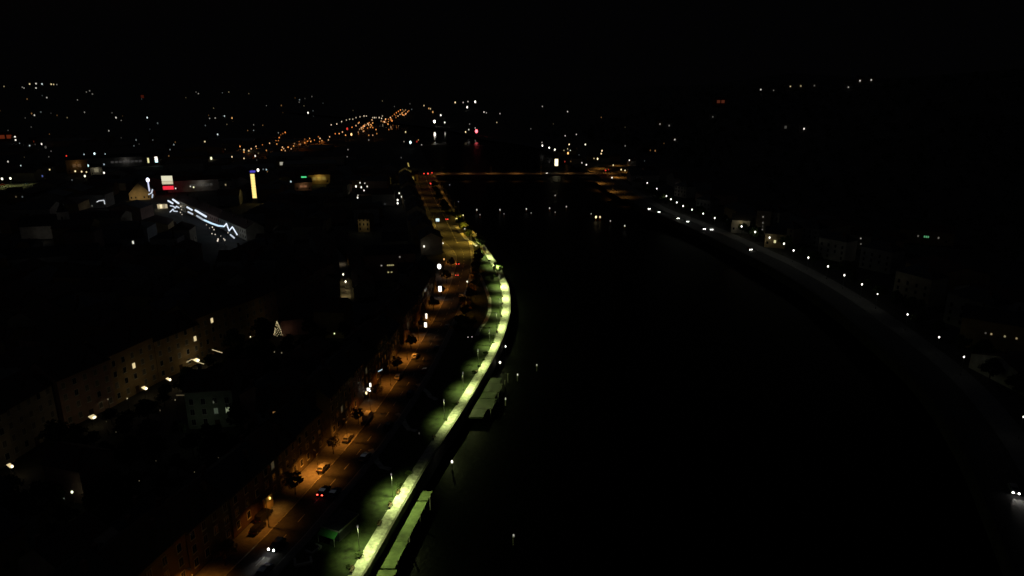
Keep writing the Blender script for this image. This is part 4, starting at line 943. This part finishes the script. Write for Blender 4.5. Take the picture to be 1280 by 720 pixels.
dl = [(258,281,.6,.5),(265.5,284,.8,.9),(267.5,287,.8,.8),(265,292,.7,.9),(269,293,.7,.9),(272.6,299,1,1),(279.7,298.5,.7,.8),(272,301,1,1.2),(281,300,1,.6),(226,258,.8,.9),(227,262,.7,.6),(225.5,265.5,.7,.7),(227.5,268,.6,.6),(262,285,.6,.3),(276,295,.6,.4),(285,291,.8,.5)]
for j, (px, py, r, st) in enumerate(sorted(dl)): glow_lamp(f'small warm lamp under the garlands of the festive street, {order(j, len(dl))}', 'small lamps under the festive garlands', px, py, 4, r, st, (1,.88,.7), 6)
fs0, fs1 = S(212,262), S(296,302)
path([(fs0.x, fs0.y), ((fs0.x+fs1.x)/2, (fs0.y+fs1.y)/2), (fs1.x, fs1.y)], 7, .03, 'road', M['asphalt'])
for f in (.1, .35, .6, .85):
    q = fs0.lerp(fs1, f); light('POINT', q + Vector((0,0,7)), 7, (.85,.9,1), rad=.5)
for j in range(6):
    f = (j + .5) / 6; q = fs0.lerp(fs1, f); d_ = (fs1 - fs0).normalized(); n = Vector((-d_.y, d_.x, 0))
    if n.y < 0: n = -n
    q2 = q + n * 12 ; k = j % 5
    t = house(f'{wn[k]} shop house behind the festive street garlands, {order(j, 6)}', (q2.x, q2.y, 0), math.atan2(d_.y, d_.x), 30, 12, 8, 3.5, walls[k], M['tile'], 'shop houses along the festive street'); facade(t, 30, 12, 2, 7, None, True)
p = S(203, 256, 3); t = thing('shop_pavilion', 'cream glowing glass pavilion at the head of the festive street', 'pavilion', (p.x, p.y, 0), R(20)); s = depth(p) / FPX
MB().box(-6*s, 6*s, -2, 2, 3.6, 4.0).obj('roof', M['pale'], t)
for q in range(4): MB().box((-5.6 + q*2.9)*s, (-3.0 + q*2.9)*s, -1.9, -1.8, .3, 3.6).obj('glass_panel', em((1,.85,.55), [.3,.9,.25,.5][q]), t)
MB().box(-5.7*s, 5.7*s, -1.79, 1.9, 0, 3.6).obj('wall', M['cream'], t); light('POINT', (p.x, p.y - 5, 3), 260, (1,.85,.55), rad=.4); SEEN.append(p)
p = S(169, 250); s = depth(p) / FPX
t = house('beige gabled hall with its floodlit gable left of the billboard', (p.x, p.y + 14, 0), R(18), 24*s, 28, 6, 9.5, M['ochre'], M['slate'], chim=0, ridge='y', name='gabled_hall', cat='hall')
facade(t, 24*s, 28, 1, 5, None, True)
light('SPOT', (p.x + 8, p.y - 22, 3), 6500, (1,.78,.4), None, (R(82), 0, R(10)), 70, 1, .3); SEEN += [p + Vector((-4,-1,4)), p + Vector((4,-1,5)), p + Vector((0,-1,12))]
p = S(318, 248, 4); t = thing('banner_tower', 'tall narrow tower with a glowing yellow banner and blue top', 'tower', (p.x, p.y + 1, 0), R(0)); s = depth(p) / FPX
top = 4 + 29 * s * 1.04
MB().box(-2.2, 2.2, .0, 4.4, 0, top + 1.2).obj('shaft', M['grey'], t)
b = MB(); n = 9
for k in range(n):
    z0 = 4 + (top - 4) * k / n; b.box(-1.7, 1.7, -.16, -.02, z0 + .12, z0 + (top - 4) / n - .05)
b.obj('banner', em((1,.72,.22), 1.35), t); MB().box(-1.8, 1.8, -.1, 3, top + 1.25, top + 2.6).obj('blue_top', em((.15,.12,1), .5), t); SEEN += [p, p + Vector((0,0,10)), p + Vector((0,0,top - 5))]
garland('bracket-shaped white light string on a dark eave above the church', None, [(121,252.5),(123.5,251),(130,250.3),(131,255)], 8, .5, (.9,.95,1), .7)
# church at far left
p = S(51, 300); t = thing('church', 'pale church tower and nave barely lit on the left', 'church', (p.x, p.y + 8, 0), R(15))
MB().prism([(-5,0),(5,0),(5,9),(0,14),(-5,9)], -14, 8, 'x').obj('nave', M['pale'], t)
MB().prism([(-5.6,8.6),(0,14.2),(5.6,8.6),(5.6,9.0),(0,14.6),(-5.6,9.0)], -14.5, 8.3, 'x').obj('roof', M['slate'], t)
MB().box(8.05, 13.5, -2.75, 2.75, 0, 17).obj('tower', M['pale'], t); MB().lathe((10.8,0,17), [(3.6,0),(2.4,2),(.9,5),(.15,9)], 8).obj('spire', M['slate'], t)
for q in (3.5, 8, 13): window(t, 10.8, -2.76, q, 0, 1.0, 1.8, None, 1, True)
light('POINT', (p.x + 5, p.y - 8, 4), 70, (1,.92,.78), rad=.5); SEEN += [p + Vector((0,-1,5)), p + Vector((2,-1,12))]
lit_house('dark house with one upright white window below the festive street', 166.3, 303, 6, (1,1,.85), 1.0, r=1.0, aspect=2.2)
p = S(55, 318, 9); house('long low roof catching faint light below the church', (p.x, p.y + 6, 0), R(24), 46, 12, 8, 4, M['grey'], M['slate'], chim=3); light('POINT', (p.x, p.y - 10, 13), 16, (1,.95,.9), rad=.5)
# yellow-green lit square at the left edge
sq = S(14, 233); path([(sq.x - 40, sq.y - 6), (sq.x + 26, sq.y + 2)], 60, .03, 'square', M['pavement'])
for j, (px, py) in enumerate([(2.5,223.5),(13,223)]): glow_lamp(f'{["left","right"][j]} bright lamp over the yellow-green lit square', 'lamps over the lit square', px, py, 8, 1.3, 2.2, (1,1,.75), 2600, (.95,1,.3))
for j, q in enumerate([(-22,-18),(-2,-22),(14,-14),(-14,8),(6,14)]):
    light('SPOT', (sq.x + q[0], sq.y + q[1], 9), 1200, (.95,1,.3), None, None, 120, 1, .3)
    car(f'car parked on the yellow-green lit square, {order(j, 5)}' if False else ['white car parked nearest on the lit square','dark car parked on the lit square front row','silver car at the right end of the lit square','red car in the back row of the lit square','blue car at the back right of the lit square'][j], (sq.x + q[0], sq.y + q[1]), R(10), [M['carw'],M['card'],M['cars'],M['carr'],M['carb']][j], z=.03)

# ------------------------------------------------------------------ unlit houses: fill the blocks without hiding what is lit
def blocked(q, rz, w, d, hh):
    O_ = Vector((0,0,HCAM)); c, s = math.cos(-rz), math.sin(-rz)
    def loc(v): x, y = v.x - q[0], v.y - q[1]; return (x*c - y*s, x*s + y*c, v.z)
    a = loc(O_); lo = (-w/2 - 1, -d/2 - 1, -5); hi = (w/2 + 1, d/2 + 1, hh + .6)
    for P in SEEN:
        if P.y < q[1] - 14: continue
        b_ = loc(P); t0, t1 = 0.0, 1.0; ok = True
        for i in range(3):
            dd = b_[i] - a[i]
            if abs(dd) < 1e-9:
                if a[i] < lo[i] or a[i] > hi[i]: ok = False; break
                continue
            u, v = (lo[i] - a[i]) / dd, (hi[i] - a[i]) / dd
            if u > v: u, v = v, u
            t0 = max(t0, u); t1 = min(t1, v)
            if t0 > t1: ok = False; break
        if ok: return True
    return False
SEEN += [Vector((RC(y) + o, y, .2)) for y in range(110, 800, 12) for o in (-6, 0, 5)]
blocks = [
    ('dark pitched-roof house in the unlit block between left street and river road', 'unlit houses between left street and river road', lambda x, y: rowf(y) + 14 < x < RC(y) - 30 and 105 < y < 262, 16, (9.5, 12.5)),
    ('dark pitched-roof house around the bright narrow lane', 'unlit houses around the narrow lane', lambda x, y: -150 < x < RC(y) - 30 and 268 < y < 430, 19, (8, 12)),
    ('dark pitched-roof house behind the tall left street facades', 'unlit houses behind the left street', lambda x, y: -330 < x < rowf(y) - 26 and 150 < y < 430 and x > -.82*y - 30, 21, (9, 13)),
    ('dark pitched-roof house between the festive street and the far river road', 'unlit houses between festive street and far road', lambda x, y: -.42*y < x < RC(y) - 32 and 436 < y < 780, 27, (7, 11)),
    ('dark pitched-roof house left of the festive street', 'unlit houses left of the festive street', lambda x, y: -.8*y < x < -.47*y and 440 < y < 760, 34, (7, 11)),
    ('dark distant house beyond the billboard and banner tower', 'unlit distant houses beyond the billboard', lambda x, y: -.75*y < x < -.24*y and 780 < y < 1300, 75, (7, 11)),
    ('dark house on the level ground behind the right bank trees', 'unlit houses behind the right bank trees', lambda x, y: RR(y) + 32 < x < RR(y) + 95 and 190 < y < 760, 38, (7, 10))]
count = {}
for lab, grp, inside, sp, (h0, h1) in blocks:
    X = -1000
    while X < 320:
        Yv = 100.0
        while Yv < 1320:
            x, y = X + random.uniform(-2, 2), Yv + random.uniform(-2, 2)
            if inside(x, y):
                w, d = sp * random.uniform(.62, .85), sp * random.uniform(.55, .72); hh = random.uniform(h0, h1); rh = random.uniform(2.6, 4.2)
                a = R(90) - math.atan((RC(y+1) - RC(y-1)) / 2) if x < 0 else R(-90); a += random.choice([0, R(90)]) + random.uniform(-.12, .12)
                free = all((x - bx)**2 + (y - by)**2 > (br + math.hypot(w, d) * .42)**2 for bx, by, br in BOXES)
                if free:
                    for k in range(3):
                        if not blocked((x, y), a, w, d, hh + rh): break
                        hh -= 2.5
                    else: free = False
                if free:
                    t = house(lab, (x, y, h(x, y)), a, w, d, hh, rh, random.choice(walls), random.choice([M['tile'], M['tile'], M['slate']]), grp, chim=1 if y < 450 else 0, hip=random.random() < .3)
                    if y < 450: facade(t, w, d, 2, 3, None, True)
                    count[grp] = count.get(grp, 0) + 1
            Yv += sp
        X += sp
print('unlit houses', count)

# dark trees standing between the houses left of the terrace
n = 0; spots = []
for k in range(2500):
    y = random.uniform(122, 262); x = random.uniform(rowf(y) + 6, RC(y) - 26)
    if any((x-a)**2 + (y-b_)**2 < 34 for a, b_ in spots) or any((x-bx)**2 + (y-by_)**2 < (br + 2)**2 for bx, by_, br in BOXES): continue
    sc = random.choice([1.15, 1, .85, .65])
    if blocked((x, y), 0, 4.5*sc, 4.5*sc, 7.6*sc): continue
    dup(DARKTREE, (x, y, 0), random.uniform(0, 6), 'dark leafy tree in the unlit block below the left street', 'dark trees below the left street', sc)
    spots.append((x, y)); n += 1
print('dark trees', n)
erase(DARKTREE)

# wooded hill on the right: one mass
b = MB()
for k in range(900):
    y = random.uniform(150, 1500); x = QR(y) + random.uniform(125, 520); z = h(x, y); r0 = random.uniform(3, 6)
    if blocked((x, y), 0, 5, 5, z + 11): continue
    for m in range(16):
        v = Vector([random.gauss(0,1) for _ in '123']).normalized(); c = Vector((x, y, z + 5)) + v * r0 * random.uniform(.4, 1); u = Vector([random.gauss(0,1) for _ in '123']).normalized() * 1.6; w = u.orthogonal().normalized() * 1.3
        b.add([c-u, c-w, c+u, c+w], [(0,1,2,3)])
o = b.obj('forest', M['forest']); o['kind'] = 'stuff'; o['label'] = 'black wooded slope rising behind the right bank'; o['category'] = 'forest'

# ------------------------------------------------------------------ night sky, added faint ambient sun, render settings
wd = bpy.data.worlds.new('World'); scene.world = wd; wd.use_nodes = True
nt = wd.node_tree; bg = nt.nodes['Background']; sky = nt.nodes.new('ShaderNodeTexSky'); sky.sky_type = 'NISHITA'; sky.sun_disc = False
sky.sun_elevation = R(-4); sky.sun_rotation = R(200)
nt.links.new(sky.outputs[0], bg.inputs['Color']); bg.inputs['Strength'].default_value = .06
glow = nt.nodes.new('ShaderNodeBackground'); glow.inputs['Color'].default_value = (.00062, .0006, .00072, 1); glow.inputs['Strength'].default_value = 1   # faint town glow in the air
add = nt.nodes.new('ShaderNodeAddShader'); nt.links.new(bg.outputs[0], add.inputs[0]); nt.links.new(glow.outputs[0], add.inputs[1])
nt.links.new(add.outputs[0], nt.nodes['World Output'].inputs['Surface'])
sd = bpy.data.lights.new('ambient_sun', 'SUN'); sd.energy = .012; sd.angle = R(.5); sd.color = (.8,.88,1)  # weak sun lamp added only to lift the ambient light
so = bpy.data.objects.new('ambient_sun', sd); COL.objects.link(so); so.rotation_euler = (R(50), 0, R(200))
scene.view_settings.view_transform = 'Standard'; scene.view_settings.look = 'None'; scene.view_settings.exposure = 0; scene.view_settings.gamma = 1
cy_ = scene.cycles
cy_.use_adaptive_sampling = False; cy_.max_bounces = 3; cy_.diffuse_bounces = 2; cy_.glossy_bounces = 2; cy_.transmission_bounces = 1
cy_.sample_clamp_indirect = .6; cy_.caustics_reflective = False; cy_.caustics_refractive = False; cy_.use_light_tree = True
cy_.filter_width = 1.55; cy_.use_denoising = True
